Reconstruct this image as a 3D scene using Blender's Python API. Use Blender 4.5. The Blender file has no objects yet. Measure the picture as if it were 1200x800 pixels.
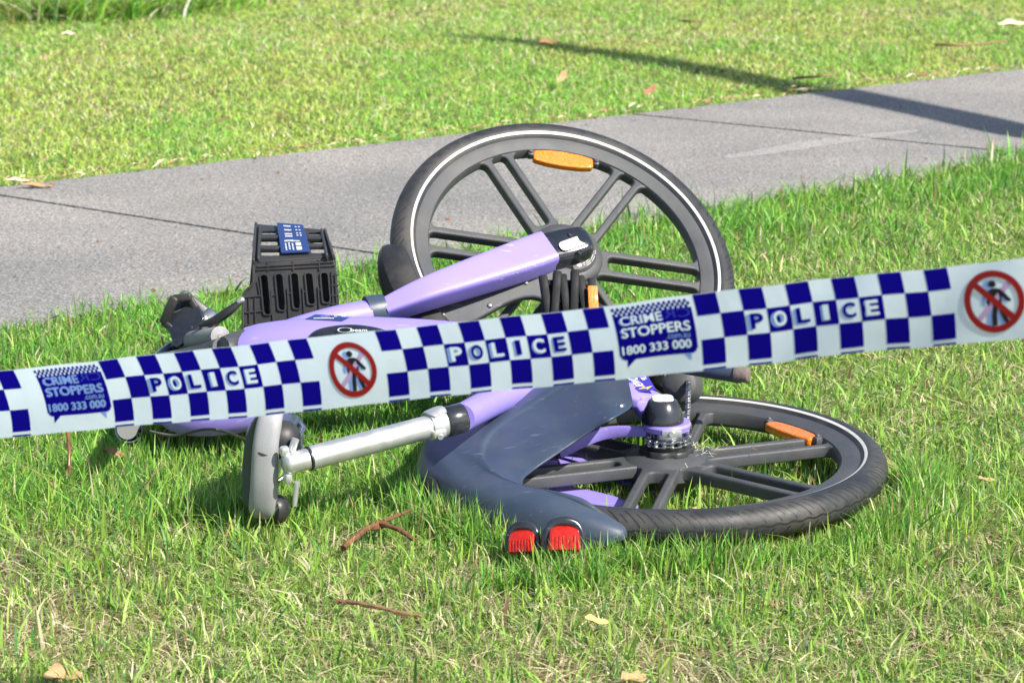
import bpy, bmesh, math, random
import numpy as np
from mathutils import Vector, Matrix
from mathutils.bvhtree import BVHTree
random.seed(7)
rng = np.random.default_rng(11)
S = bpy.context.scene
COL = S.collection
R = math.radians

# ------------------------------------------------------------------ camera, light, exposure
CAM_H, PITCH, F = 1.15, R(13.0), 3085.0          # F in pixels of a 1200 px wide frame
cam = bpy.data.objects.new('camera', bpy.data.cameras.new('camera'))
COL.objects.link(cam)
cam.location = (0, 0, CAM_H)
cam.rotation_euler = (R(90) - PITCH, 0, 0)
cam.data.sensor_width = 36.0
cam.data.lens = 36.0 * F / 1200.0
cam.data.clip_start = 0.05
cam.data.clip_end = 2000
cam.data.dof.use_dof = True
cam.data.dof.focus_distance = 4.05
cam.data.dof.aperture_fstop = 12.5
S.camera = cam

SUN_DIR = Vector((0.775, -0.632, 0)).normalized()   # towards the sun, on the ground
SUN_EL = R(44)
to_sun = Vector((SUN_DIR.x * math.cos(SUN_EL), SUN_DIR.y * math.cos(SUN_EL), math.sin(SUN_EL)))
w = bpy.data.worlds.new('World'); S.world = w; w.use_nodes = True
sky = w.node_tree.nodes.new('ShaderNodeTexSky'); sky.sky_type = 'NISHITA'
sky.sun_disc = False; sky.sun_elevation = SUN_EL
sky.sun_rotation = math.atan2(to_sun.x, to_sun.y)
bg = w.node_tree.nodes['Background']; bg.inputs[1].default_value = 0.095
w.node_tree.links.new(sky.outputs[0], bg.inputs[0])
sl = bpy.data.lights.new('sun', 'SUN'); sl.energy = 5.0; sl.angle = R(0.6); sl.color = (1.0, 0.94, 0.83)
so = bpy.data.objects.new('sun', sl); COL.objects.link(so)
so.rotation_euler = (-to_sun).to_track_quat('-Z', 'Y').to_euler()
S.view_settings.view_transform = 'Standard'; S.view_settings.look = 'None'
S.view_settings.gamma = 1.0; S.view_settings.use_curve_mapping = False
S.view_settings.exposure = 0.68
S.render.engine = 'CYCLES'
S.cycles.use_denoising = True
S.cycles.max_bounces = 8
S.cycles.transparent_max_bounces = 8

# ------------------------------------------------------------------ pixel -> point helpers (1200x800 photo)
cp, sp_ = math.cos(PITCH), math.sin(PITCH)
def ray(px, py):
    x, u = (px - 600) / F, (400 - py) / F
    return Vector((x, cp + u * sp_, -sp_ + u * cp))
def atz(px, py, z=0.0):
    d = ray(px, py); t = (z - CAM_H) / d.z
    return Vector((0, 0, CAM_H)) + d * t
def aty(px, py, y):
    d = ray(px, py); return Vector((0, 0, CAM_H)) + d * (y / d.y)
def atplane(px, py, c, n):
    d = ray(px, py); o = Vector((0, 0, CAM_H))
    return o + d * ((c - o).dot(n) / d.dot(n))
CAMR, CAMU, CAMB = Vector((1, 0, 0)), Vector((0, sp_, cp)), Vector((0, -cp, sp_))
def camvec(x, u, b): return CAMR * x + CAMU * u + CAMB * b

# ------------------------------------------------------------------ materials
MATS = {}
def mat(name, col, rough=0.5, metal=0.0, spec=0.5, bump=0.0, bscale=300, var=0.0, vscale=20, coat=0.0,
        scratch=0.0, alpha=None, trans=0.0, dust=0.0):
    if name in MATS: return MATS[name]
    m = bpy.data.materials.new(name); m.use_nodes = True
    nt = m.node_tree; N = nt.nodes; L = nt.links
    b = N['Principled BSDF']
    b.inputs['Base Color'].default_value = (*col, 1)
    b.inputs['Roughness'].default_value = rough
    b.inputs['Metallic'].default_value = metal
    b.inputs['Specular IOR Level'].default_value = spec
    b.inputs['Coat Weight'].default_value = coat
    b.inputs['Coat Roughness'].default_value = 0.08
    if trans: b.inputs['Transmission Weight'].default_value = trans
    tc = N.new('ShaderNodeTexCoord')
    src = None
    if var or dust:
        n = N.new('ShaderNodeTexNoise'); n.inputs['Scale'].default_value = vscale; n.inputs['Detail'].default_value = 6
        L.new(tc.outputs['Object'], n.inputs['Vector'])
        mx = N.new('ShaderNodeMix'); mx.data_type = 'RGBA'
        mx.inputs[6].default_value = (*[c * (1 - var) for c in col], 1)
        mx.inputs[7].default_value = (*[min(1, c * (1 + var)) for c in col], 1)
        L.new(n.outputs['Fac'], mx.inputs[0]); src = mx.outputs[2]
        mr = N.new('ShaderNodeMapRange'); mr.inputs[1].default_value = 0.3; mr.inputs[2].default_value = 0.7
        mr.inputs[3].default_value = max(0, rough - 0.1); mr.inputs[4].default_value = min(1, rough + 0.12)
        L.new(n.outputs['Fac'], mr.inputs[0]); L.new(mr.outputs[0], b.inputs['Roughness'])
    if dust:
        n2 = N.new('ShaderNodeTexNoise'); n2.inputs['Scale'].default_value = 9; n2.inputs['Detail'].default_value = 9
        n2.inputs['Roughness'].default_value = 0.75
        L.new(tc.outputs['Object'], n2.inputs['Vector'])
        cr = N.new('ShaderNodeValToRGB'); cr.color_ramp.elements[0].position = 0.45; cr.color_ramp.elements[1].position = 0.75
        cr.color_ramp.elements[1].color = (dust, dust, dust, 1)
        L.new(n2.outputs['Fac'], cr.inputs[0])
        mx2 = N.new('ShaderNodeMix'); mx2.data_type = 'RGBA'; mx2.inputs[7].default_value = (0.30, 0.26, 0.20, 1)
        L.new(cr.outputs[0], mx2.inputs[0]); L.new(src, mx2.inputs[6]); src = mx2.outputs[2]
    if scratch:
        v = N.new('ShaderNodeTexNoise'); v.inputs['Scale'].default_value = 60; v.inputs['Detail'].default_value = 3
        v.inputs['Distortion'].default_value = 0.4
        mp = N.new('ShaderNodeMapping'); mp.inputs['Scale'].default_value = (0.25, 3.0, 2.0); mp.inputs['Rotation'].default_value = (0.3, 0.2, 0.6)
        L.new(tc.outputs['Object'], mp.inputs[0]); L.new(mp.outputs[0], v.inputs['Vector'])
        cr = N.new('ShaderNodeValToRGB'); cr.color_ramp.elements[0].position = 0.665; cr.color_ramp.elements[1].position = 0.71
        L.new(v.outputs['Fac'], cr.inputs[0])
        ml = N.new('ShaderNodeMath'); ml.operation = 'MULTIPLY'; ml.inputs[1].default_value = scratch
        L.new(cr.outputs[0], ml.inputs[0])
        mx3 = N.new('ShaderNodeMix'); mx3.data_type = 'RGBA'; mx3.inputs[7].default_value = (0.7, 0.68, 0.72, 1)
        if src is None: mx3.inputs[6].default_value = (*col, 1)
        else: L.new(src, mx3.inputs[6])
        L.new(ml.outputs[0], mx3.inputs[0]); src = mx3.outputs[2]
    if src is not None: L.new(src, b.inputs['Base Color'])
    if bump:
        n = N.new('ShaderNodeTexNoise'); n.inputs['Scale'].default_value = bscale; n.inputs['Detail'].default_value = 3
        L.new(tc.outputs['Object'], n.inputs['Vector'])
        bp = N.new('ShaderNodeBump'); bp.inputs['Strength'].default_value = bump; bp.inputs['Distance'].default_value = 0.002
        L.new(n.outputs['Fac'], bp.inputs['Height']); L.new(bp.outputs[0], b.inputs['Normal'])
    MATS[name] = m
    return m

M_PURPLE = mat('purple_paint', (0.295, 0.235, 0.76), 0.42, coat=0.15, var=0.06, vscale=6, bump=0.05, bscale=60, scratch=0.22, dust=0.18)
M_RUBBER = mat('tyre_rubber', (0.026, 0.028, 0.033), 0.5, bump=0.2, bscale=500, var=0.25, vscale=40, dust=0.22)
M_GROOVE = mat('tread_groove', (0.008, 0.008, 0.009), 0.9)
M_CAST = mat('wheel_casting', (0.062, 0.066, 0.074), 0.45, bump=0.35, bscale=900, var=0.2, vscale=22, dust=0.16)
M_GUARD = mat('guard_plastic', (0.042, 0.062, 0.102), 0.36, bump=0.15, bscale=1200, var=0.18, vscale=9, scratch=0.14, dust=0.09)
M_BLACK = mat('black_plastic', (0.022, 0.023, 0.026), 0.42, bump=0.12, bscale=700, var=0.2, vscale=25, dust=0.18)
M_GLOSS = mat('glossy_black_plastic', (0.014, 0.018, 0.028), 0.2, coat=0.6, var=0.2, vscale=25, scratch=0.1, dust=0.12)
M_BASKET = mat('basket_plastic', (0.036, 0.036, 0.039), 0.45, bump=0.3, bscale=600, var=0.18, vscale=25, dust=0.1)
M_DARK = mat('dark_grey_plastic', (0.065, 0.070, 0.082), 0.42, bump=0.2, bscale=800, var=0.12, vscale=18, scratch=0.12, dust=0.2)
M_ALU = mat('brushed_aluminium', (0.66, 0.67, 0.69), 0.42, metal=0.75, var=0.06, vscale=40)
M_CAPGREY = mat('grey_end_plate', (0.24, 0.24, 0.25), 0.5, var=.1, vscale=80)
M_STEEL = mat('steel', (0.55, 0.55, 0.56), 0.3, metal=1.0, var=0.15, vscale=60)
M_GREY = mat('grey_rubber_grip', (0.24, 0.25, 0.25), 0.55, bump=0.3, bscale=500, var=0.1, vscale=25)
M_SADDLE = mat('grey_saddle_vinyl', (0.30, 0.305, 0.33), 0.42, bump=0.2, bscale=500, var=0.08, vscale=14, dust=0.1)
M_SADTOP = mat('dark_saddle_vinyl', (0.05, 0.075, 0.085), 0.3, var=0.1, vscale=14, coat=0.4)
M_WHITE = mat('white_label', (0.78, 0.79, 0.80), 0.45, var=0.05, vscale=60)
M_STRIPE = mat('reflective_stripe', (0.62, 0.62, 0.61), 0.45, var=0.2, vscale=70, dust=0.5)
M_ORANGE = mat('orange_reflector', (0.80, 0.21, 0.01), 0.22, coat=0.6, var=0.3, vscale=220, bump=0.9, bscale=420)
M_RED = mat('red_lens', (0.42, 0.016, 0.008), 0.22, coat=0.6, var=0.45, vscale=160, bump=0.4, bscale=260)
M_NAVYLBL = mat('navy_label', (0.022, 0.05, 0.19), 0.4, var=0.1, vscale=40)
M_BLUELBL = mat('blue_label', (0.05, 0.04, 0.36), 0.4)
M_YELLOW = mat('yellow_print', (0.75, 0.55, 0.05), 0.5)
M_TAPE = mat('tape_film', (0.74, 0.88, 1.0), 0.30, spec=0.45, var=0.04, vscale=5, bump=0.5, bscale=16)
M_TNAVY = mat('tape_navy_print', (0.004, 0.001, 0.25), 0.5, spec=0.06)
M_TGHOST = mat('tape_print_showing_through', (0.22, 0.38, 0.80), 0.35)
M_TFAINT = mat('tape_faint_print_showing_through', (0.012, 0.03, 0.42), 0.35)
M_TPINK = mat('tape_pink_print_showing_through', (0.52, 0.36, 0.62), 0.35)
M_TRED = mat('tape_red_print', (0.30, 0.003, 0.008), 0.35)
M_TBLACK = mat('tape_black_print', (0.006, 0.006, 0.014), 0.35)
M_SIGNWHITE = mat('tape_sign_white', (0.66, 0.82, 0.94), 0.35)

# ------------------------------------------------------------------ object helpers
def mesh_obj(name, V, Fc, m, parent=None, mats=None, midx=None, smooth=40):
    """one mesh object from world-space vertices; a child's vertices are stored relative to its root"""
    me = bpy.data.meshes.new(name)
    off = Vector((0, 0, 0))
    if parent is not None:
        r = parent
        while r.parent: r = r.parent
        off = r.location
    me.from_pydata([tuple(Vector(v) - off) for v in V], [], [tuple(f) for f in Fc])
    for mm in (mats or [m]): me.materials.append(mm)
    if midx is not None: me.polygons.foreach_set('material_index', midx)
    me.validate(); me.update()
    if smooth:
        me.polygons.foreach_set('use_smooth', [True] * len(me.polygons))
        me.set_sharp_from_angle(angle=R(smooth))
    o = bpy.data.objects.new(name, me); COL.objects.link(o)
    if parent is not None: o.parent = parent
    return o
def tag(o, label=None, cat=None, group=None, kind=None):
    for k, v in (('label', label), ('category', cat), ('group', group), ('kind', kind)):
        if v: o[k] = v
    return o
def empty(name, loc, parent=None):
    o = bpy.data.objects.new(name, None); COL.objects.link(o); o.empty_display_size = 0.1
    o.location = loc if parent is None else (0, 0, 0)
    if parent is not None: o.parent = parent
    return o
class MB:
    def __init__(s): s.V = []; s.F = []; s.M = []
    def add(s, V, Fc, mi=0):
        n = len(s.V); s.V += [Vector(v) for v in V]; s.F += [tuple(i + n for i in f) for f in Fc]; s.M += [mi] * len(Fc)
        return s
    def build(s, name, m, parent=None, mats=None, smooth=40):
        return mesh_obj(name, s.V, s.F, m, parent, mats, s.M, smooth)

def catmull(P, sub):
    P = [list(p) for p in P]; n = len(P); out = []
    for i in range(n - 1):
        p0 = P[max(i - 1, 0)]; p1 = P[i]; p2 = P[i + 1]; p3 = P[min(i + 2, n - 1)]
        for k in range(sub):
            t = k / sub
            out.append([0.5 * (2 * b + (c - a) * t + (2 * a - 5 * b + 4 * c - d) * t * t + (-a + 3 * b - 3 * c + d) * t ** 3)
                        for a, b, c, d in zip(p0, p1, p2, p3)])
    out.append(P[-1]); return out

def sweep(mb, pts, up=Vector((0, 0, 1)), n=16, sub=6, ex=2.0, caps=True, mi=0, roundcap=0.0):
    """pts: (Vector, half width sideways, half height along up); superellipse section with exponent ex"""
    rows = catmull([(*p[0], p[1], p[2]) for p in pts], sub)
    C = [Vector(r[:3]) for r in rows]; V = []; k = len(rows)
    if roundcap:
        def capd(i0, i1, first):
            d = (C[i0] - C[i1]).normalized(); rr = []
            for a in (0.35, 0.68, 0.92, 1.0):
                s = math.sqrt(max(0.0, 1 - a * a)) if a < 1 else 0.02
                rr.append((C[i0] + d * a * roundcap, rows[i0][3] * s, rows[i0][4] * s))
            return rr
        st = capd(0, 1, True)[::-1]; en = capd(-1, -2, False)
        C2 = [c[0] for c in st] + C + [c[0] for c in en]
        rows = [[0, 0, 0, c[1], c[2]] for c in st] + rows + [[0, 0, 0, c[1], c[2]] for c in en]
        C = C2; k = len(rows)
    for i in range(k):
        a, b = max(i - 1, 0), min(i + 1, k - 1)
        t = (C[b] - C[a]).normalized()
        s = t.cross(up).normalized(); u = s.cross(t).normalized()
        for j in range(n):
            th = 2 * math.pi * (j + 0.5) / n; c_, s_ = math.cos(th), math.sin(th)
            x = math.copysign(abs(c_) ** (2 / ex), c_); y = math.copysign(abs(s_) ** (2 / ex), s_)
            V.append(C[i] + s * (x * rows[i][3]) + u * (y * rows[i][4]))
    Fc = []
    for i in range(k - 1):
        for j in range(n):
            j2 = (j + 1) % n
            Fc.append((i * n + j, i * n + j2, (i + 1) * n + j2, (i + 1) * n + j))
    if caps:
        Fc.append(tuple(range(n - 1, -1, -1))); Fc.append(tuple((k - 1) * n + j for j in range(n)))
    mb.add(V, Fc, mi); return mb

def frame(c, n, xdir=Vector((1, 0, 0))):
    n = n.normalized(); x = (xdir - n * xdir.dot(n)).normalized(); y = n.cross(x)
    m = Matrix((x, y, n)).transposed().to_4x4(); m.translation = c
    return m
def lathe(mb, Mx, prof, n=48, a0=0.0, a1=2 * math.pi, mi=0, disp=None):
    """prof: (r, z) list; closed round when a1-a0 = 2 pi"""
    full = abs(a1 - a0 - 2 * math.pi) < 1e-6; na = n if full else n + 1; V = []; k = len(prof)
    for i in range(na):
        a = a0 + (a1 - a0) * i / n
        for q, (r, z) in enumerate(prof):
            dr = disp(a, q) if disp else 0.0
            V.append(Mx @ Vector(((r + dr) * math.cos(a), (r + dr) * math.sin(a), z)))
    Fc = []
    for i in range(n):
        i2 = (i + 1) % na
        for q in range(k - 1):
            Fc.append((i * k + q, i2 * k + q, i2 * k + q + 1, i * k + q + 1))
    mb.add(V, Fc, mi); return mb
def bevbox(mb, Mx, sx, sy, sz, b=0.003, mi=0, seg=2):
    bm = bmesh.new(); bmesh.ops.create_cube(bm, size=1.0)
    for v in bm.verts: v.co = Vector((v.co.x * sx, v.co.y * sy, v.co.z * sz))
    if b: bmesh.ops.bevel(bm, geom=bm.edges[:], offset=min(b, 0.45 * min(sx, sy, sz)), segments=seg, affect='EDGES', profile=0.5)
    bm.verts.ensure_lookup_table()
    mb.add([Mx @ v.co for v in bm.verts], [[v.index for v in f.verts] for f in bm.faces], mi); bm.free(); return mb

def curve_plate(outer, holes, th, bev):
    """flat plate with holes and rounded edges, from 2-D loops; returns verts, faces"""
    cu = bpy.data.curves.new('tmp', 'CURVE'); cu.dimensions = '2D'; cu.fill_mode = 'BOTH'
    cu.extrude = max(th / 2 - bev, 0.0001); cu.bevel_depth = bev; cu.bevel_resolution = 2; cu.offset = -bev
    for loop in [outer] + holes:
        s = cu.splines.new('POLY'); s.points.add(len(loop) - 1); s.use_cyclic_u = True
        for p, q in zip(s.points, loop): p.co = (q[0], q[1], 0, 1)
    o = bpy.data.objects.new('tmp', cu); COL.objects.link(o)
    bpy.context.view_layer.update()
    me = bpy.data.meshes.new_from_object(o.evaluated_get(bpy.context.evaluated_depsgraph_get()))
    V = [v.co.copy() for v in me.vertices]; Fc = [tuple(p.vertices) for p in me.polygons]
    bpy.data.objects.remove(o); bpy.data.curves.remove(cu); bpy.data.meshes.remove(me)
    return V, Fc
def text_mesh(s, bold=0.0, res=4, spacing=1.0):
    cu = bpy.data.curves.new('tmp', 'FONT'); cu.body = s; cu.size = 1; cu.offset = bold; cu.resolution_u = res
    cu.space_character = spacing; cu.fill_mode = 'FRONT'
    o = bpy.data.objects.new('tmp', cu); COL.objects.link(o); bpy.context.view_layer.update()
    me = bpy.data.meshes.new_from_object(o.evaluated_get(bpy.context.evaluated_depsgraph_get()))
    V = np.array([v.co[:2] for v in me.vertices]); Fc = [tuple(p.vertices) for p in me.polygons]
    bpy.data.objects.remove(o); bpy.data.curves.remove(cu); bpy.data.meshes.remove(me)
    mn = V.min(0); mx = V.max(0)
    return (V - mn) / (mx - mn), Fc, mx - mn
def arc(cx, cy, r, a0, a1, n): return [(cx + r * math.cos(a0 + (a1 - a0) * i / n), cy + r * math.sin(a0 + (a1 - a0) * i / n)) for i in range(n + 1)]
def rounded(paths, rho, n=5):
    """closed loop of side polylines, corners rounded off over the length rho"""
    def trim(p, d):
        p = [Vector(q) for q in p]; acc = 0
        for i in range(len(p) - 1):
            l = (p[i + 1] - p[i]).length
            if acc + l > d: return [p[i].lerp(p[i + 1], (d - acc) / l)] + p[i + 1:]
            acc += l
        return p[-1:]
    T = [trim(trim(p, rho)[::-1], rho)[::-1] for p in paths]; out = []
    for i, p in enumerate(T):
        out += [tuple(q) for q in p]
        c = Vector(paths[i][-1]); a = p[-1]; b = T[(i + 1) % len(T)][0]
        for k in range(1, n):
            t = k / n; out.append(tuple(a * (1 - t) ** 2 + c * 2 * t * (1 - t) + b * t * t))
    return out

# ------------------------------------------------------------------ noise for the lawns
def vnoise(x, y, scale, seed):
    r = np.random.default_rng(seed); G = r.random((256, 256))
    X = x * scale + 1000.3; Y = y * scale + 1000.7
    xi = np.floor(X).astype(int); yi = np.floor(Y).astype(int); fx = X - xi; fy = Y - yi
    fx = fx * fx * (3 - 2 * fx); fy = fy * fy * (3 - 2 * fy)
    g = lambda a, b: G[a % 256, b % 256]
    return (g(xi, yi) * (1 - fx) + g(xi + 1, yi) * fx) * (1 - fy) + (g(xi, yi + 1) * (1 - fx) + g(xi + 1, yi + 1) * fx) * fy
def fbm(x, y, scale, seed): return (vnoise(x, y, scale, seed) + 0.5 * vnoise(x, y, scale * 2.1, seed + 1) + 0.25 * vnoise(x, y, scale * 4.3, seed + 2)) / 1.75

# ================================================================== SETTING
U0, U1 = atz(0, 228), atz(1200, 87)            # far edge of the path
L0, L1 = atz(0, 394), atz(1200, 189)           # near edge
dirv = ((U1 - U0).normalized() + (L1 - L0).normalized()).normalized()
def edge_y(A, B, x): return A.y + (B.y - A.y) * (x - A.x) / (B.x - A.x)

def ground_mat():
    m = bpy.data.materials.new('soil_and_thatch'); m.use_nodes = True; N = m.node_tree.nodes; L = m.node_tree.links
    b = N['Principled BSDF']; b.inputs['Roughness'].default_value = 0.95
    tc = N.new('ShaderNodeTexCoord')
    n1 = N.new('ShaderNodeTexNoise'); n1.inputs['Scale'].default_value = 3; n1.inputs['Detail'].default_value = 8
    n2 = N.new('ShaderNodeTexNoise'); n2.inputs['Scale'].default_value = 90; n2.inputs['Detail'].default_value = 6
    for n in (n1, n2): L.new(tc.outputs['Object'], n.inputs['Vector'])
    c1 = N.new('ShaderNodeValToRGB'); c1.color_ramp.elements[0].position = .35; c1.color_ramp.elements[1].position = .68
    c1.color_ramp.elements[0].color = (0.10, 0.125, 0.040, 1); c1.color_ramp.elements[1].color = (0.33, 0.26, 0.14, 1)
    c2 = N.new('ShaderNodeValToRGB'); c2.color_ramp.elements[0].position = .3; c2.color_ramp.elements[1].position = .75
    c2.color_ramp.elements[0].color = (0.35, 0.35, 0.35, 1); c2.color_ramp.elements[1].color = (1.5, 1.4, 1.2, 1)
    L.new(n1.outputs['Fac'], c1.inputs[0]); L.new(n2.outputs['Fac'], c2.inputs[0])
    mx = N.new('ShaderNodeMix'); mx.data_type = 'RGBA'; mx.blend_type = 'MULTIPLY'; mx.inputs[0].default_value = 1
    L.new(c1.outputs[0], mx.inputs[6]); L.new(c2.outputs[0], mx.inputs[7]); L.new(mx.outputs[2], b.inputs['Base Color'])
    bp = N.new('ShaderNodeBump'); bp.inputs['Strength'].default_value = .8; bp.inputs['Distance'].default_value = .02
    L.new(n2.outputs['Fac'], bp.inputs['Height']); L.new(bp.outputs[0], b.inputs['Normal'])
    return m
tag(mesh_obj('ground', [(-300, -300, 0), (300, -300, 0), (300, 300, 0), (-300, 300, 0)], [(0, 1, 2, 3)], ground_mat(), smooth=0), kind='structure')

def concrete_mat():
    m = bpy.data.materials.new('weathered_path_concrete'); m.use_nodes = True; N = m.node_tree.nodes; L = m.node_tree.links
    b = N['Principled BSDF']; b.inputs['Roughness'].default_value = 0.9
    tc = N.new('ShaderNodeTexCoord')
    def noise(s, d, r=.6):
        n = N.new('ShaderNodeTexNoise'); n.inputs['Scale'].default_value = s; n.inputs['Detail'].default_value = d
        n.inputs['Roughness'].default_value = r; L.new(tc.outputs['Object'], n.inputs['Vector']); return n
    fine, mid, big = noise(150, 4, .75), noise(55, 5, .75), noise(1.3, 8, .65)
    c1 = N.new('ShaderNodeValToRGB'); c1.color_ramp.elements[0].position = .41; c1.color_ramp.elements[1].position = .60
    c1.color_ramp.elements[0].color = (0.135, 0.130, 0.120, 1); c1.color_ramp.elements[1].color = (0.43, 0.427, 0.425, 1)
    L.new(fine.outputs['Fac'], c1.inputs[0])
    c2 = N.new('ShaderNodeValToRGB'); c2.color_ramp.elements[0].position = .3; c2.color_ramp.elements[1].position = .7
    c2.color_ramp.elements[0].color = (0.58, 0.57, 0.58, 1); c2.color_ramp.elements[1].color = (1.36, 1.34, 1.32, 1)
    L.new(mid.outputs['Fac'], c2.inputs[0])
    c3 = N.new('ShaderNodeValToRGB'); c3.color_ramp.elements[0].position = .35; c3.color_ramp.elements[1].position = .7
    c3.color_ramp.elements[0].color = (0.74, 0.75, 0.77, 1); c3.color_ramp.elements[1].color = (1.12, 1.10, 1.06, 1)
    L.new(big.outputs['Fac'], c3.inputs[0])
    v = N.new('ShaderNodeTexVoronoi'); v.inputs['Scale'].default_value = 120; L.new(tc.outputs['Object'], v.inputs['Vector'])
    c4 = N.new('ShaderNodeValToRGB'); c4.color_ramp.elements[0].position = .0; c4.color_ramp.elements[1].position = .45
    c4.color_ramp.elements[0].color = (0.6, 0.6, 0.62, 1); c4.color_ramp.elements[1].color = (1.08, 1.07, 1.06, 1)
    L.new(v.outputs['Distance'], c4.inputs[0])
    cur = c1.outputs[0]
    for c in (c2, c3, c4):
        mx = N.new('ShaderNodeMix'); mx.data_type = 'RGBA'; mx.blend_type = 'MULTIPLY'; mx.inputs[0].default_value = 1
        L.new(cur, mx.inputs[6]); L.new(c.outputs[0], mx.inputs[7]); cur = mx.outputs[2]
    L.new(cur, b.inputs['Base Color'])
    bp = N.new('ShaderNodeBump'); bp.inputs['Strength'].default_value = .7; bp.inputs['Distance'].default_value = .003
    L.new(fine.outputs['Fac'], bp.inputs['Height']); L.new(bp.outputs[0], b.inputs['Normal'])
    return m
# slabs between joints
J1a, J1b = atz(20, 232, .02), atz(400, 291, .02)
J2a, J2b = atz(755, 135, .02), atz(1185, 178, .02)
def isect(P, Q, A, B):
    d = Q - P; e = B - A; t = ((A.x - P.x) * e.y - (A.y - P.y) * e.x) / (d.x * e.y - d.y * e.x); return P + d * t
u1 = isect(J1a, J1b, U0, U1); l1 = isect(J1a, J1b, L0, L1)
u2 = isect(J2a, J2b, U0, U1); l2 = isect(J2a, J2b, L0, L1)
mb = MB(); ZP = 0.02
du = (u2 - u1); dl = (l2 - l1)
for k in range(-9, 14):
    gap = 0.006
    a, b_ = u1 + du * k, u1 + du * (k + 1); c, d = l1 + dl * k, l1 + dl * (k + 1)
    eu, el = du.normalized() * gap, dl.normalized() * gap
    P = [a + eu, b_ - eu, d - el, c + el]
    if k == -9: P[0] -= du * 8; P[3] -= dl * 8
    bm = bmesh.new()
    vs = [bm.verts.new((p.x, p.y, -0.05)) for p in P] + [bm.verts.new((p.x, p.y, ZP)) for p in P]
    for f in ((3, 2, 1, 0), (4, 5, 6, 7), (0, 1, 5, 4), (1, 2, 6, 5), (2, 3, 7, 6), (3, 0, 4, 7)): bm.faces.new([vs[i] for i in f])
    bmesh.ops.bevel(bm, geom=[e for e in bm.edges if all(v.co.z > 0 for v in e.verts)], offset=.004, segments=2, affect='EDGES')
    bmesh.ops.recalc_face_normals(bm, faces=bm.faces[:])
    bm.verts.ensure_lookup_table()
    mb.add([v.co for v in bm.verts], [[v.index for v in f.verts] for f in bm.faces]); bm.free()
path = mb.build('footpath', concrete_mat(), smooth=30); tag(path, kind='structure')

# pale scuff mark on the path
m = bpy.data.materials.new('chalky_scuff'); m.use_nodes = True; N = m.node_tree.nodes; L = m.node_tree.links
b = N['Principled BSDF']; b.inputs['Base Color'].default_value = (.70, .69, .67, 1); b.inputs['Roughness'].default_value = .95
tc = N.new('ShaderNodeTexCoord'); n = N.new('ShaderNodeTexNoise'); n.inputs['Scale'].default_value = 60; n.inputs['Detail'].default_value = 8
n.inputs['Roughness'].default_value = .8
L.new(tc.outputs['Object'], n.inputs['Vector']); cr = N.new('ShaderNodeValToRGB'); cr.color_ramp.elements[0].position = .36; cr.color_ramp.elements[1].position = .60
cr.color_ramp.elements[1].color = (.36, .36, .36, 1)
L.new(n.outputs['Fac'], cr.inputs[0]); L.new(cr.outputs[0], b.inputs['Alpha'])
V = []; Fc = []
sc = catmull([(850, 184, 3), (900, 177, 7), (960, 168, 7), (1020, 160, 5), (1075, 153, 2)], 5)
for i, (x, y, h) in enumerate(sc):
    V += [atz(x, y - h * .5 - random.random(), .0225), atz(x, y + h * .5 + random.random(), .0225)]
    if i: Fc.append((2 * i - 2, 2 * i - 1, 2 * i + 1, 2 * i))
tag(mesh_obj('path_scuff', V, Fc, m, smooth=0), kind='structure')

# ================================================================== THE BICYCLE
base = atz(640, 500, 0.0)
bike = empty('bicycle', base)
tag(bike, 'purple and black hire bicycle lying on its side on the lawn behind the police tape', 'bicycle')

def tyre_mat():
    if 'tyre' in MATS: return MATS['tyre']
    m = M_RUBBER.copy(); m.name = 'tyre_rubber_with_tread'; N = m.node_tree.nodes; L = m.node_tree.links; b = N['Principled BSDF']
    def M(op, a, b_=None, c=None):
        n = N.new('ShaderNodeMath'); n.operation = op
        for i_, v in enumerate((a, b_, c)):
            if v is None: continue
            if isinstance(v, (int, float)): n.inputs[i_].default_value = v
            else: L.new(v, n.inputs[i_])
        return n.outputs[0]
    uvn = N.new('ShaderNodeUVMap'); uvn.uv_map = 'tread'; sp = N.new('ShaderNodeSeparateXYZ'); L.new(uvn.outputs[0], sp.inputs[0])
    u, v = sp.outputs[0], sp.outputs[1]; av = M('ABSOLUTE', v); side = M('MULTIPLY', M('GREATER_THAN', v, 0), .5)
    uu = M('ADD', M('ADD', u, side), M('MULTIPLY', M('POWER', av, 1.4), 1.1))
    g1 = M('MULTIPLY', M('MULTIPLY', M('LESS_THAN', M('FRACT', uu), .15), M('GREATER_THAN', av, .14)), M('LESS_THAN', av, 1.0))
    g2 = M('LESS_THAN', M('ABSOLUTE', M('SUBTRACT', v, M('MULTIPLY', M('SINE', M('MULTIPLY', u, 6.2832)), .04))), .05)
    u3 = M('FRACT', M('ADD', uu, .5))
    g3 = M('MULTIPLY', M('MULTIPLY', M('LESS_THAN', u3, .10), M('GREATER_THAN', av, .38)), M('LESS_THAN', av, .80))
    g = M('MINIMUM', M('ADD', M('ADD', g1, g2), g3), 1.0)
    mx = N.new('ShaderNodeMix'); mx.data_type = 'RGBA'; mx.inputs[7].default_value = (.016, .016, .018, 1)
    old = b.inputs['Base Color'].links[0].from_socket; L.new(old, mx.inputs[6]); L.new(g, mx.inputs[0]); L.new(mx.outputs[2], b.inputs['Base Color'])
    bp = N.new('ShaderNodeBump'); bp.inputs['Strength'].default_value = .6; bp.inputs['Distance'].default_value = .0012; bp.invert = True
    L.new(g, bp.inputs['Height']); L.new(b.inputs['Normal'].links[0].from_socket, bp.inputs['Normal']); L.new(bp.outputs[0], b.inputs['Normal'])
    MATS['tyre'] = m; return m

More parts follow.
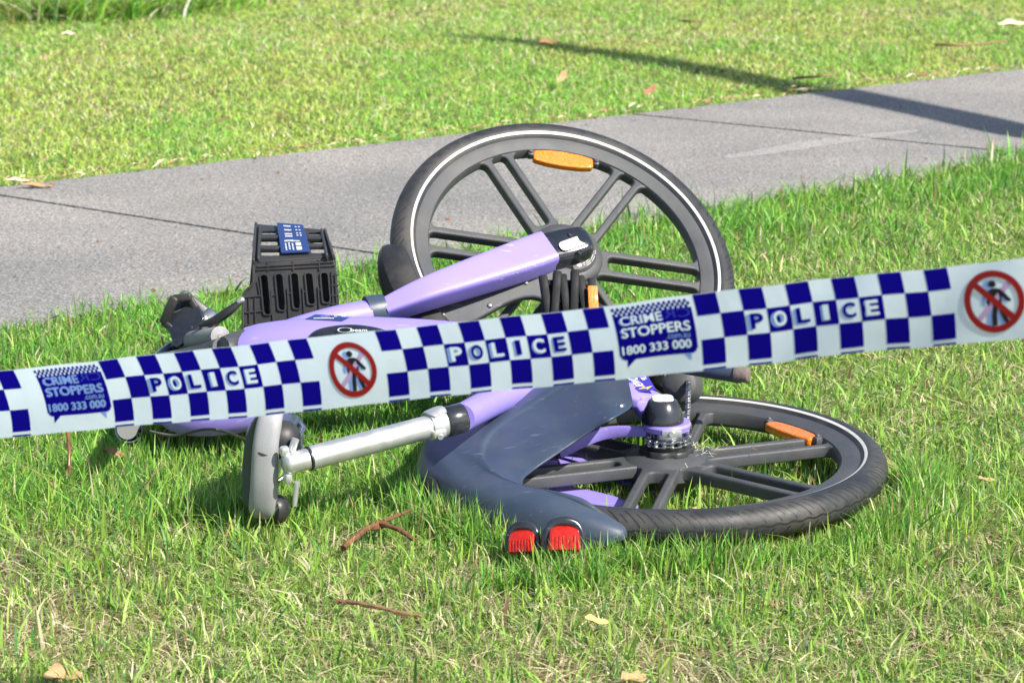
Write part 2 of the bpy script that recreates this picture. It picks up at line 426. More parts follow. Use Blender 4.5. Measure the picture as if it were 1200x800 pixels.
def make_wheel(name, C, n, Rw, xdir, sgn_side=1):
    """C centre, n axle direction towards the face we see"""
    Mx = frame(C, n, xdir); Rt = 0.0245
    k = Rw / 0.325
    # casting: plate with 6 pairs of bars
    ri, rh = 0.255 * k, 0.062
    hw, hi = 0.0285, 0.0150
    holes = []
    off = math.pi / 6 * 0
    for p in range(6):
        a = p * math.pi / 3 + off
        def pt(s, o, aa=a): return (s * math.cos(aa) - o * math.sin(aa), s * math.sin(aa) + o * math.cos(aa))
        # slot between the two bars
        so_, si_ = math.sqrt(ri * ri - hi * hi), 0.078
        side1 = [pt(si_, -hi), pt(so_, -hi)]
        ang0 = a + math.atan2(-hi, so_); ang1 = a + math.atan2(hi, so_)
        side2 = arc(0, 0, ri, ang0, ang1, 6)
        holes.append(rounded([side1, side2, [pt(so_, hi), pt(si_, hi)], [pt(si_, hi), pt(si_, -hi)]], 0.011))
        # window to the next pair
        a2 = a + math.pi / 3
        s0 = math.sqrt(ri * ri - hw * hw)
        sh = max(math.sqrt(rh * rh - hw * hw), 0.0) + 0.004
        p1 = pt(sh, hw); p2 = pt(s0, hw)
        q2 = pt(s0, -hw, a2); q1 = pt(sh, -hw, a2)
        b0 = math.atan2(p2[1], p2[0]); b1 = math.atan2(q2[1], q2[0])
        if b1 < b0: b1 += 2 * math.pi
        h0 = math.atan2(p1[1], p1[0]); h1 = math.atan2(q1[1], q1[0])
        if h1 < h0: h1 += 2 * math.pi
        rr = math.hypot(*p1)
        holes.append(rounded([[p1, p2], arc(0, 0, ri, b0, b1, 24), [q2, q1], arc(0, 0, rr, h1, h0, 4)], 0.016 if rr > .03 else .01))
    V, Fc = curve_plate(arc(0, 0, 0.276 * k, 0, 2 * math.pi * (1 - 1 / 120), 119), holes, 0.020, 0.0035)
    mb = MB(); mb.add([Mx @ v for v in V], Fc)
    # rim ring
    pr = [(.254, -.007), (.2575, -.0125), (.272, -.0165), (.287, -.0175), (.2895, -.015), (.2895, .015), (.287, .0175), (.280, .0172), (.272, .0165), (.2575, .0125), (.254, .007), (.254, -.007)]
    lathe(mb, Mx, [(r * k, z) for r, z in pr], n=144)
    wheel = mb.build(name, M_CAST, bike, smooth=35)
    # tyre; its tread grooves follow a UV map round the tyre
    tr = Rw - Rt; prof = []; nq = 30
    for q in range(nq + 1):
        ph = R(-150) + R(300) * q / nq
        prof.append((tr + Rt * math.cos(ph), Rt * 1.02 * math.sin(ph)))
    mb = MB(); n_ = 216
    lathe(mb, Mx, prof, n=n_)
    ty = mb.build('tyre', tyre_mat(), wheel, smooth=60)
    uv = ty.data.uv_layers.new(name='tread'); per = round(2 * math.pi * Rw / 0.0262); k_ = 0
    for p_ in ty.data.polygons:
        i_, q = divmod(p_.index, nq)
        for li, (di, dq) in zip(p_.loop_indices, ((0, 0), (1, 0), (1, 1), (0, 1))):
            uv.data[li].uv = (per * (i_ + di) / n_, (-150 + 300 * (q + dq) / nq) / 78)
    # reflective stripe: a band on the sidewall
    for s in (1, -1):
        mb = MB(); pr = []
        for ph in (106, 109, 112, 115, 118):
            pr.append((tr + (Rt + .0006) * math.cos(R(ph)), s * (Rt * 1.02 + .0006) * math.sin(R(ph))))
        lathe(mb, Mx, pr, n=160); mb.build('reflective_stripe', M_STRIPE, wheel)
    return wheel, Mx

def reflector(wheel, Mx, ang, r, tilt=0.0):
    L_ = Matrix.Rotation(ang, 4, 'Z') @ Matrix.Translation((r, 0, 0.006))
    Mr = Mx @ L_
    V, Fc = curve_plate(rounded([[(-.012, -.056), (.010, -.056)], [(.010, -.056), (.015, -.03), (.0172, 0), (.015, .03), (.010, .056)], [(.010, .056), (-.012, .056)],
                                 [(-.012, .056), (-.0165, .03), (-.018, 0), (-.0165, -.03), (-.012, -.056)]], .006), [], .014, .003)
    mb = MB(); mb.add([Mr @ v for v in V], Fc); r_ = mb.build('reflector', M_ORANGE, wheel)
    for s in (-1, 1):
        mb = MB(); Mb = Mr @ Matrix.Translation((.002, s * .061, .002))
        bevbox(mb, Mb, .014, .012, .016, .004)
        lathe(mb, Mb @ Matrix.Translation((0, 0, .008)), [(0, .003), (.003, .0028), (.0042, .0012), (.0042, -.001)], n=12)
        mb.build('reflector_bracket', M_DARK, wheel)

def in_angle(Mx, px, py, h=0.0):
    c = Mx.translation + Mx.col[2].xyz * h
    p = Mx.inverted() @ atplane(px, py, c, Mx.col[2].xyz); return math.atan2(p.y, p.x), math.hypot(p.x, p.y)

# ---- front wheel: leaning back over the lawn
Cf = aty(661, 305, 4.56); nf = camvec(.221, .598, .77).normalized()
Mf0 = frame(Cf, nf)
a_ref, _ = in_angle(Mf0, 645, 188, .01)
a_pair, _ = in_angle(Mf0, 812, 322, .01)
fw, Mf = make_wheel('front_wheel', Cf, nf, 0.312, (Mf0 @ Vector((math.cos(a_pair), math.sin(a_pair), 0)) - Cf))
a_ref, _ = in_angle(Mf, 645, 188, .01)
reflector(fw, Mf, math.pi / 2, 0.2295)
mb = MB(); lathe(mb, Mf, [(0, .036), (.046, .036), (.050, .033), (.052, .028), (.0625, .024), (.066, .018), (.067, -.02), (.06, -.03), (0, -.032)], n=64)
hub = mb.build('hub', M_CAST, fw)
mb = MB(); c_, r_ = in_angle(Mf, 684, 320, .036)
lathe(mb, Mf @ Matrix.Translation((math.cos(c_) * .040, math.sin(c_) * .040, .0367)), [(0, .0004), (.0045, .0003), (.0048, 0)], n=20)
for kk in range(3):       # fine print along the hub's edge
    for q in range(14):
        aa = c_ + .22 + .07 * q; rr = .0475 - .0035 * kk
        Mq = Mf @ Matrix.Rotation(aa, 4, 'Z') @ Matrix.Translation((rr, 0, .0366))
        if (q * 7 + kk * 3) % 5: bevbox(mb, Mq, .0010, .0024, .0004, 0)
mb.build('hub_print', M_WHITE, fw, smooth=0)

# fork leg: wide purple box section from the crown to the axle cap
nv = nf
cap_c = Cf + nv * .062
cap0 = aty(640, 302, cap_c.y - .012); 
crownp = aty(443, 363, 4.32)
forkdir = (cap_c - crownp).normalized()
mb = MB()
A = aty(452, 364, 4.325); B = aty(500, 344, 4.345); Cc = aty(560, 323, 4.385); D = aty(618, 303, 4.43); E = aty(642, 294, 4.45)
sweep(mb, [(A, .016, .022), (B, .023, .024), (Cc, .029, .024), (D, .033, .024), (E, .033, .023)], up=nv, n=40, ex=6)
mb.build('fork_leg', M_PURPLE, bike)['label'] = 'lilac fork leg scuffed near its end'
# scuff marks near the end of the leg
sm = bpy.data.materials.new('scraped_paint'); sm.use_nodes = True; N = sm.node_tree.nodes; L = sm.node_tree.links
b = N['Principled BSDF']; b.inputs['Base Color'].default_value = (.75, .72, .8, 1); b.inputs['Roughness'].default_value = .7
tc = N.new('ShaderNodeTexCoord'); mp = N.new('ShaderNodeMapping'); mp.inputs['Scale'].default_value = (40, 160, 160)
n = N.new('ShaderNodeTexNoise'); n.inputs['Scale'].default_value = 2.2; n.inputs['Detail'].default_value = 6; n.inputs['Roughness'].default_value = .75
L.new(tc.outputs['Object'], mp.inputs[0]); L.new(mp.outputs[0], n.inputs['Vector']); cr = N.new('ShaderNodeValToRGB')
cr.color_ramp.elements[0].position = .56; cr.color_ramp.elements[1].position = .66
L.new(n.outputs['Fac'], cr.inputs[0]); L.new(cr.outputs[0], b.inputs['Alpha'])
# axle cap
mb = MB()
Ecap = aty(664, 290, 4.465); G = aty(682, 285, 4.475)
sweep(mb, [(aty(637, 296, 4.45), .0335, .0225), (Ecap, .0335, .0225), (G, .030, .021)], up=nv, n=32, ex=3.2, roundcap=.018)
acap = mb.build('axle_cap', M_GLOSS, bike)
def on_top(px, py, h):      # frame on the visible face of fork/cap
    c = Ecap + nv * h; return frame(atplane(px, py, c, nv), nv, forkdir)
Mo = on_top(671, 285, .0232)
V, Fc = curve_plate(rounded([[(-.026, -.010), (.026, -.010)], [(.026, -.010), (.026, .010)], [(.026, .010), (-.026, .010)], [(-.026, .010), (-.026, -.010)]], .0098), [], .0012, .0003)
mb = MB(); mb.add([Mo @ v for v in V], Fc); mb.build('white_sticker', M_WHITE, acap)
for px, py in ((668, 275), (679, 296)):
    mb = MB(); lathe(mb, on_top(px, py, .0228), [(.0045, 0), (.0045, .002), (.003, .003), (.002, .0015), (0, .0015)], n=14)
    mb.build('screw', M_BLACK, acap)

# crown ring and steering column
mb = MB()
sweep(mb, [(aty(452, 362, 4.33), .026, .026), (aty(440, 365, 4.325), .029, .029), (aty(430, 367, 4.32), .029, .029)], n=28, sub=3, up=nv)
mb.build('crown_ring', M_GUARD, bike)
mb = MB()
sweep(mb, [(aty(433, 370, 4.318), .027, .027), (aty(400, 376, 4.30), .027, .027), (aty(350, 388, 4.26), .026, .024), (aty(320, 396, 4.24), .022, .020)], n=24, ex=2.3)
mb.build('steering_column', M_PURPLE, bike)

# main frame beam
mb = MB()
sweep(mb, [(aty(286, 408, 4.21), .040, .030), (aty(310, 408, 4.205), .044, .038), (aty(360, 408, 4.20), .048, .046), (aty(430, 410, 4.20), .048, .052),
           (aty(520, 412, 4.20), .046, .048), (aty(620, 416, 4.21), .040, .038), (aty(740, 420, 4.22), .036, .030)], up=Vector((0, -.25, 1)).normalized(), n=36, ex=2.7)
beam = mb.build('frame', M_PURPLE, bike)
upv = Vector((0, -.25, 1)).normalized()
# head piece in dark grey joining handlebar and beam
mb = MB()
sweep(mb, [(aty(262, 408, 4.19), .020, .018), (aty(275, 408, 4.20), .030, .024), (aty(300, 408, 4.207), .041, .0345)], up=upv, n=28, ex=2.5)
mb.build('head_collar', M_DARK, bike)
# black name plate window in the beam and label sticker
bz = []
mb = MB()
sweep(mb, [(aty(362, 402, 4.150), .010, .006), (aty(376, 395, 4.150), .014, .014), (aty(410, 392, 4.148), .016, .0175), (aty(440, 394, 4.150), .015, .014), (aty(460, 396, 4.152), .010, .006)],
      up=Vector((0, -.6, .8)), n=20, roundcap=.012)
badge = mb.build('badge_window', M_GLOSS, bike)
mb = MB(); Mo = frame(aty(404, 386.5, 4.130), Vector((.02, -.75, .66)))
lathe(mb, Mo @ Matrix.Diagonal((1.5, .6, 1, 1)), [(.0065, .0), (.0072, .0008), (.0080, 0)], n=28)
Vt, Ft, sz = text_mesh('beam')
mb.add([Mo @ Vector((.010 + x * .026, -.0032 + y * .006, .0006)) for x, y in Vt], Ft)
mb.build('badge', M_WHITE, badge, smooth=0)

# chain guard
def plate_px(name, outer, holes, y, th, bev, m, parent, nrm=None):
    """plate at the depth y, drawn in its own plane facing the camera"""
    n_ = (nrm or Vector((0, -1, .25))).normalized(); c = aty(*outer[0], y); Mx = frame(c, n_); Mi = Mx.inverted()
    loc = lambda P: [tuple((Mi @ atplane(px, py, c, n_))[:2]) for px, py in P]
    V, Fc = curve_plate(loc(outer), [loc(h) for h in holes], th, bev)
    mb = MB(); mb.add([Mx @ v for v in V], Fc); return mb.build(name, m, parent, smooth=35), Mx
def smooth_loop(P, sub=4):
    n_ = len(P); out = []
    for i in range(n_):
        p0, p1, p2, p3 = P[i - 1], P[i], P[(i + 1) % n_], P[(i + 2) % n_]
        for k in range(sub):
            t = k / sub
            out.append(tuple(0.5 * (2 * b + (c - a) * t + (2 * a - 5 * b + 4 * c - d) * t * t + (-a + 3 * b - 3 * c + d) * t ** 3) for a, b, c, d in zip(p0, p1, p2, p3)))
    return out
cgo = [(495, 378), (510, 362), (545, 349), (590, 331), (635, 314), (668, 316), (688, 338), (697, 370), (700, 420), (600, 420), (500, 400)]
cgi = [(530, 392), (560, 376), (590, 359), (612, 351), (632, 352), (645, 366), (648, 395), (600, 400)]
guard, Mg = plate_px('chain_guard', smooth_loop(cgo), [smooth_loop(cgi)], 4.365, .016, .004, M_DARK, bike, Vector((.1, -.8, .6)))
for px, py in ((519, 369), (574, 358), (616, 331)):
    mb = MB()
    p = atplane(px, py, Mg.translation + Mg.col[2].xyz * .008, Mg.col[2].xyz)
    lathe(mb, frame(p, Mg.col[2].xyz), [(0, .003), (.003, .0028), (.0048, .001), (.0048, -.002)], n=16)
    mb.build('guard_screw', M_STEEL, guard)
# crank, chainring and pedals
Cb = aty(762, 412, 4.28)
nb = Vector((-.03, -.25, 1)).normalized()
mb = MB(); Mb = frame(Cb, nb)
lathe(mb, Mb, [(0, .03), (.018, .03), (.022, .024), (.024, -.05), (0, -.05)], n=28)
mb.build('bottom_bracket', M_BLACK, bike)
mb = MB(); lathe(mb, Mb, [(.04, -.003), (.075, -.003), (.078, 0), (.075, .003), (.04, .003), (.04, -.003)], n=64, disp=lambda a, q: .004 * (math.sin(a * 40) > 0) * (1 <= q <= 3))
for k in range(5):
    Ms = Mb @ Matrix.Rotation(k * 2 * math.pi / 5, 4, 'Z') @ Matrix.Translation((.03, 0, 0)); bevbox(mb, Ms, .04, .012, .005, .001)
mb.build('chainring', M_STEEL, bike)
mb = MB(); ped = aty(672, 350, 4.27)
sweep(mb, [(Cb + nb * .03, .011, .008), (Cb.lerp(ped, .5) + Vector((0, -.01, .02)), .010, .007), (ped, .012, .008)], n=14, up=nb, ex=3)
crank = mb.build('crank', M_BLACK, bike)
def pedal(C, x, z, parent):
    Mp = frame(C, z, x); mb = MB()
    for s in (-1, 1):
        bevbox(mb, Mp @ Matrix.Translation((0, s * .033, 0)), .088, .012, .026, .004)
        for q in range(7): bevbox(mb, Mp @ Matrix.Translation((-.036 + q * .012, s * .033, 0)), .005, .0150, .029, .002)
    for s in (-1, 0, 1): bevbox(mb, Mp @ Matrix.Translation((s * .036, 0, 0)), .010, .068, .022, .004)
    sweep(mb, [(Mp @ Vector((0, -.045, 0)), .008, .008), (Mp @ Vector((0, .045, 0)), .008, .008)], up=z, n=12, sub=2)
    p = mb.build('pedal', M_GLOSS, parent)
    mb = MB(); bevbox(mb, Mp @ Matrix.Translation((.0462, 0, 0)), .005, .044, .016, .002); bevbox(mb, Mp @ Matrix.Translation((-.0462, 0, 0)), .005, .044, .016, .002)
    mb.build('pedal_reflector', M_ORANGE, p)
    return p
Mp = frame(aty(668, 352, 4.25), Vector((.15, -.85, .5)), Vector((1, 0, .05))); mb = MB()
for q in range(6):
    Mq = Mp @ Matrix.Translation((-.040 + q * .0155, (.004, .010, .006, .012, .004, .0)[q], (0, .006, .002, .007, .001, -.002)[q])) @ Matrix.Rotation((.1, -.12, .06, -.08, .1, 0)[q], 4, 'Z')
    bevbox(mb, Mq, .0142, .078, .012, .003, seg=2)
bevbox(mb, Mp @ Matrix.Translation((-.002, -.004, -.008)), .088, .072, .014, .004)
for s_ in (-.034, 0, .030): bevbox(mb, Mp @ Matrix.Translation((0, s_, -.006)), .088, .012, .018, .004)
pd = mb.build('pedal', mat('pedal_plastic', (.006, .007, .010), .6, spec=.25, var=.2, vscale=40), bike)
mb = MB(); bevbox(mb, Mp @ Matrix.Translation((.036, -.002, .012)), .017, .046, .010, .002); mb.build('pedal_reflector', M_ORANGE, pd)
Cl = Cb - nb * .05; pe2 = Cl + (Cb - ped).normalized() * .11
mb = MB(); sweep(mb, [(Cl, .011, .008), (pe2, .012, .008)], n=14, up=nb, ex=3, sub=2); mb.build('crank', M_BLACK, bike)
# kickstand
mb = MB(); sweep(mb, [(aty(765, 420, 4.14), .014, .014), (aty(812, 430, 4.10), .0135, .0135), (aty(868, 440, 4.06), .0125, .0125)], n=18)
ks = mb.build('kickstand', M_GUARD, bike)
mb = MB(); sweep(mb, [(aty(862, 438, 4.062), .0135, .0135), (aty(876, 439, 4.055), .0125, .0125)], n=18, sub=3, roundcap=.004)
mb.build('kickstand_foot', mat('worn_rubber', (.16, .13, .12), .9, bump=.6, bscale=200, var=.3, vscale=60), ks)
mb = MB(); lathe(mb, frame(aty(800, 452, 4.17), Vector((-.3, -.9, .3))), [(0, .03), (.02, .03), (.028, .024), (.03, -.02), (0, -.03)], n=24)
mb.build('motor_housing', M_CAST, bike)

# ---- rear wheel: flat on the lawn
nr = Vector((-.012, -.02, 1)).normalized(); Cr = atz(781, 543, .052)
Mr0 = frame(Cr, nr); a_pair, _ = in_angle(Mr0, 965, 523, 0)
rw, Mr = make_wheel('rear_wheel', Cr, nr, .339, (Mr0 @ Vector((math.cos(a_pair), math.sin(a_pair), 0)) - Cr))
a_r, _ = in_angle(Mr, 938, 503, .01)
reflector(rw, Mr, in_angle(Mr, 938, 503, .01)[0], 0.249)
mb = MB(); lathe(mb, Mr, [(0, .024), (.030, .024), (.040, .019), (.062, .012), (.066, .008), (.067, -.012), (.05, -.03), (0, -.034)], n=64); mb.build('hub', M_CAST, rw)
def stack(z0): return Mr @ Matrix.Translation((0, 0, z0))
mb = MB(); lathe(mb, stack(.010), [(0, .026), (.030, .026), (.032, .023), (.032, .018), (.040, .017), (.042, .014), (.042, .003), (.039, 0), (0, 0)], n=12 * 4,
                 disp=lambda a, q: -.0035 * (math.sin(a * 6) > .7) * (3 < q < 8))
mb.build('freewheel', M_BLACK, rw)
mb = MB(); lathe(mb, stack(.040), [(.010, .003), (.026, .003), (.030, .0015), (.030, -.0015), (.026, -.003), (.010, -.003)], n=126, disp=lambda a, q: .004 * (math.sin(a * 18) > 0) * (2 <= q <= 3))
lathe(mb, stack(.046), [(0, .008), (.022, .008), (.024, .004), (.024, -.01), (0, -.01)], n=30)
mb.build('sprocket', M_STEEL, rw)
# chain: links round the sprocket, then the two runs to the chainring
def chain(path_pts, name):
    P = [Vector(p) for p in path_pts]; seg = [0]
    for i in range(len(P) - 1): seg.append(seg[-1] + (P[i + 1] - P[i]).length)
    L_ = seg[-1]; mb = MB(); n_ = int(L_ / .0127); up = nr
    def at(s):
        for i in range(len(seg) - 1):
            if s <= seg[i + 1] + 1e-9: return P[i].lerp(P[i + 1], (s - seg[i]) / max(1e-9, seg[i + 1] - seg[i]))
        return P[-1]
    for i in range(n_):
        a, b_ = at(i * .0127), at((i + 1) * .0127); t = (b_ - a).normalized(); c = (a + b_) / 2
        Mx = frame(c, up, t); wdt = .0042 if i % 2 else .0028
        for s in (-1, 1): bevbox(mb, Mx @ Matrix.Translation((0, 0, s * wdt)), .0165, .0086, .0014, .0006)
        lathe(mb, frame(a, up, t), [(0, .0055), (.0036, .0055), (.0036, -.0055), (0, -.0055)], n=8)
    return mb.build(name, M_STEEL, bike)
zs = stack(.040)
sx = [zs @ Vector((.035 * math.cos(a), .035 * math.sin(a), 0)) for a in [R(5) - k * R(15) for k in range(0, 12)]]
Ca = Mb.translation; cr_end = aty(808, 425, 4.22); cl_end = aty(740, 425, 4.26)
chain([cr_end] + sx + [cl_end], 'chain')
# drop-out, stay, cap
mb = MB()
top = Mr @ Vector((0, 0, .064))
stA = aty(716, 424, 4.24); stB = aty(732, 455, 4.03)
sweep(mb, [(stA, .034, .014), (stB, .036, .013), (top + Vector((-.022, .075, .012)), .032, .012), (top + Vector((-.003, .02, -.002)), .030, .008), (top + Vector((.0, -.02, -.004)), .024, .006)],
      up=nr, n=28, ex=4)
stay = mb.build('chain_stay', M_PURPLE, bike)
mb = MB(); lathe(mb, frame(top, nr), [(0, .004), (.036, .004), (.038, 0), (.036, -.008), (.026, -.011), (0, -.011)], n=36); mb.build('dropout', M_PURPLE, bike)
mb = MB(); capo = Vector((-.006, 0, 0)); lathe(mb, frame(top + capo + nr * .004, nr), [(0, .036), (.018, .0355), (.022, .033), (.028, .020), (.0325, .008), (.033, 0)], n=32)
rcap = mb.build('axle_cap', M_GLOSS, bike)
mb = MB(); lathe(mb, frame(top + capo + nr * .0408, Vector((-.02, -.10, 1))), [(0, .0006), (.0150, .0004), (.0158, -.001)], n=4 * 6,
                 disp=lambda a, q: (.0030 * abs(math.sin(2 * a)) ** 1.0 if q else 0)); mb.build('white_sticker', M_WHITE, rcap)
mb = MB(); bevbox(mb, frame(top + Vector((.006, -.0365, -.006)), nr), .030, .004, .011, .001)
lathe(mb, frame(top + Vector((.006, -.0390, -.006)), Vector((0, -1, 0))), [(0, .004), (.004, .004), (.005, 0)], n=12); mb.build('chain_tensioner', M_ALU, bike)
# warning sticker on the stay
sc_ = atplane(738, 452, stB + nr * .0155, nr); sdir = (top - stB).normalized()
tn = (sdir.cross(Vector((1, 0, 0)).cross(sdir))).normalized()
sn = sdir.cross(Vector((-1, 0, 0))).normalized() if sdir.cross(Vector((-1, 0, 0))).z > 0 else -sdir.cross(Vector((-1, 0, 0))).normalized()
def stay_top(px, py, extra=.0): 
    c = stB + sn * (.0142 + extra); return atplane(px, py, c, sn)
q = [stay_top(720, 443), stay_top(757, 443), stay_top(768, 456), stay_top(746, 460), stay_top(733, 459)]
q = [stay_top(720, 440), stay_top(759, 440), stay_top(769, 456.5), stay_top(746, 459.5)]
stk = mesh_obj('warning_sticker', q, [(0, 1, 2, 3)], M_BLUELBL, stay, smooth=0)
Vt, Ft, sz = text_mesh('POWER', bold=.02)
def quadmap(u, v, e):
    return q[0].lerp(q[1], u).lerp(q[3].lerp(q[2], u), v) + sn * e
mb = MB(); mb.add([quadmap(.62 - y * .34, .02 + x * .72, .0005) for x, y in Vt], Ft, 0)
Vt, Ft, sz = text_mesh('UP', bold=.02)
mb.add([quadmap(.92 - y * .2, .02 + x * .3, .0005) for x, y in Vt], Ft, 0)
mb.add([quadmap(u, v, .0005) for u, v in ((.2, .86), (.55, .74), (.56, .80), (.95, .72), (.6, .93), (.58, .86))], [(0, 1, 2), (3, 4, 5), (2, 5, 0), (2, 3, 5)], 1)
mb.build('sticker_print', M_WHITE, stay, mats=[M_WHITE, M_YELLOW], smooth=0)
# lower stay and bracket, seen through the spokes
mb = MB()
lowc = Mr @ Vector((0, 0, -.040))
sweep(mb, [(atz(690, 452, .08), .022, .012), (atz(672, 520, .030), .022, .010), (atz(700, 550, .018), .03, .008), (lowc, .028, .008)], up=nr, n=20, ex=4)
sweep(mb, [(atz(612, 548, .035), .05, .005), (atz(650, 545, .026), .045, .005), (atz(700, 545, .020), .03, .006)], up=nr, n=20, ex=4)
bevbox(mb, frame(atz(668, 512, .052), nr), .05, .02, .012, .003)
bevbox(mb, frame(atz(640, 541, .042), nr, Vector((1, .2, 0))), .034, .020, .010, .003)
sweep(mb, [(atz(640, 570, .024), .02, .005), (atz(690, 590, .022), .05, .005), (atz(735, 600, .022), .03, .005)], up=nr, n=16, ex=4)
mb.build('lower_stay', M_PURPLE, bike)
mb = MB(); sweep(mb, [(top + Vector((-.03, .0, -.012)), .006, .008), (atz(705, 508, .094), .006, .010), (atz(655, 530, .067), .006, .01)], up=nr, n=10, ex=4); mb.build('guard_bracket', M_PURPLE, bike)

mb = MB()
for k in range(70):
    c = Mr @ Vector((random.gauss(.055, .028), random.gauss(-.002, .030), .0135 + random.random() * .005)); a = random.uniform(0, 6.3); l = random.uniform(.003, .012)
    d_ = Vector((math.cos(a), math.sin(a), random.uniform(-.2, .2))) * l; e_ = Vector((-math.sin(a), math.cos(a), .3)) * .0004
    mb.add([c - d_ - e_, c - d_ + e_, c + d_ + e_ + Vector((0, 0, .003)), c + d_ - e_ + Vector((0, 0, .003))], [(0, 1, 2, 3)])
o = mb.build('grass_clippings', mat('dry_clippings', (.55, .50, .38), .8), smooth=0); tag(o, 'dry grass clippings caught on the hub of the flat rear wheel', 'clippings', kind='stuff')
# ---- rear mudguard with skirt guard: lofted between outer and inner edge
inner = [(742, 474, 0.158), (736, 481, 0.153), (716, 493, 0.146), (696, 504, 0.130), (672, 520, 0.110), (648, 536, 0.097), (626, 551, 0.084), (614, 561, 0.079), (611, 568, 0.077), (614, 574, 0.077), (622, 579, 0.077), (634, 581, 0.077), (650, 582, 0.078), (672, 585, 0.079), (696, 591, 0.076), (718, 604, 0.062)]
o_th = [101, 108, 116, 124, 133, 143, 154, 165, 176, 187, 199, 211, 223, 235, 246, 257]
o_zt = [0.178, 0.175, 0.168, 0.152, 0.134, 0.120, 0.112, 0.102, 0.094, 0.088, 0.085, 0.083, 0.082, 0.082, 0.077, 0.064]    # shoulder height
o_zo = [0.166, 0.162, 0.150, 0.120, 0.086, 0.062, 0.046, 0.040, 0.040, 0.042, 0.044, 0.046, 0.046, 0.046, 0.046, 0.048]    # outer edge height
o_zb = [0.158, 0.154, 0.140, 0.096, 0.056, 0.030, 0.016, 0.008, 0.008, 0.008, 0.008, 0.008, 0.008, 0.008, 0.010, 0.032]    # lower rim
o_ro = [.045, .045, .044, .044, .046, .048, .049, .049, .048, .045, .036, .036, .036, .035, .034, .032]
def guardsurf():
    NA, NBq = 9, 9
    I = catmull(inner, NA); Q = catmull([tuple(q) for q in zip(o_th, o_zt, o_zo, o_zb, o_ro)], NA); V = []; n_ = len(I); rows = 0
    Rw = .339
    for i in range(n_):
        p0 = atz(*I[i][:2], I[i][2]); th, zt, zo, zb, ro = Q[i]; th = R(th); s = i / (n_ - 1)
        def pol(r, z, Q_=th): return Vector((Cr.x + r * math.cos(Q_), Cr.y + r * math.sin(Q_), z))
        sh = pol(Rw - .018 + ro * .25, zt)
        mid = p0.lerp(sh, .5); mid.z += .003 + .002 * (1 - s)
        cre = p0.lerp(sh, .60); cre.z += .0095 * (1 if s > .08 else s / .08) * (1 if s < .62 else max(0, (.8 - s) / .18))
        P = [p0, p0.lerp(sh, .08) + Vector((0, 0, .003)), mid, cre, sh, pol(Rw + ro * .62, zt * .72 + zo * .28), pol(Rw + ro * .97, zo), pol(Rw + ro, (zo + zb) / 2), pol(Rw + ro * .95, zb)]
        if s > .86:
            f_ = math.sqrt(max(0, 1 - ((s - .86) / .14) ** 2)) * .96 + .04; cc_ = pol(Rw + .004, .040)
            P = [cc_ + (p - cc_) * f_ for p in P]
        for q in catmull([tuple(p) for p in P], 5): V.append(Vector(q))
        rows = len(V) // (i + 1)
    Fc = []
    for i in range(n_ - 1):
        for k in range(rows - 1): Fc.append((i * rows + k, (i + 1) * rows + k, (i + 1) * rows + k + 1, i * rows + k + 1))
    return V, Fc
V, Fc = guardsurf()
mg = mesh_obj('rear_mudguard', V, Fc, M_GUARD, bike, smooth=50)
md = mg.modifiers.new('thickness', 'SOLIDIFY'); md.thickness = .0035; md.offset = -1
mb = MB()
pg = atz(727, 477, .156); lathe(mb, frame(pg, Vector((-.1, -.25, 1))), [(0, .006), (.004, .0055), (.006, .003), (.010, .002), (.010, 0)], n=18)
mb.build('guard_bolt', M_STEEL, mg)
# black solid stands in for the dark recess of the mudguard joint, far left
mb = MB(); sweep(mb, [(atz(493, 566, .044), .007, .009), (atz(506, 567, .050), .011, .0125), (atz(517, 578, .044), .009, .011), (atz(523, 586, .036), .003, .005)], up=Vector((-.4, -1, .3)), n=12, ex=5, sub=3)
mb.build('mudguard_notch', M_BLACK, mg)
# lights
def taillight(px, py, w_, h_, y, nrm):
    c = aty(px, py, y); Mx = frame(c, nrm); mb = MB(); V = []
    prof = [(-.50, -.012), (-.50, .006), (-.44, .0105), (-.10, .0125), (.04, .0120), (.08, .0105), (.36, .0050), (.50, -.001), (.50, -.012)]
    nx = 37; kq = len(prof)
    for i in range(nx):
        u = -1 + 2 * i / (nx - 1); ed = max(0, abs(u) - .86) / .14
        for q, (v, z) in enumerate(prof):
            rip = .0007 * (1 if i % 4 < 2 else -1) if 2 <= q <= 4 else 0
            vv = v - (.16 * abs(u) ** 2.5 * (v > 0) * v * 2)
            V.append(Mx @ Vector((u * w_ * .5 * (1 - .10 * (v + .5) ** 2) * (1 - .02 * ed), vv * h_, (z + rip) * (1 - ed ** 2 * .75) if z > -.01 else z)))
    mb.add(V, [(i * kq + q, (i + 1) * kq + q, (i + 1) * kq + q + 1, i * kq + q + 1) for i in range(nx - 1) for q in range(kq - 1)])
    mb.add([V[q] for q in range(kq)], [tuple(range(kq))]); mb.add([V[(nx - 1) * kq + q] for q in range(kq)], [tuple(reversed(range(kq)))])
    o = mb.build('tail_light', M_RED, bike, smooth=25)
    mb = MB(); P = lambda x, y_, z: Mx @ Vector((x * w_, y_ * h_, z))
    sweep(mb, [(P(-.54, -.35, -.006), .005, .005), (P(-.52, .20, -.004), .0052, .005), (P(-.34, .56, -.003), .0060, .005), (P(0, .66, -.001), .0065, .005), (P(.34, .56, -.003), .0060, .005), (P(.52, .20, -.004), .0052, .005), (P(.54, -.35, -.006), .005, .005)],
          up=Mx.col[2].xyz, n=16, ex=2.5)
    mb.build('light_housing', M_GLOSS, o)
taillight(661, 631, .047, .038, 3.512, Vector((.06, -1, .50)))
taillight(612, 634, .040, .034, 3.535, Vector((-.30, -1, .42)))

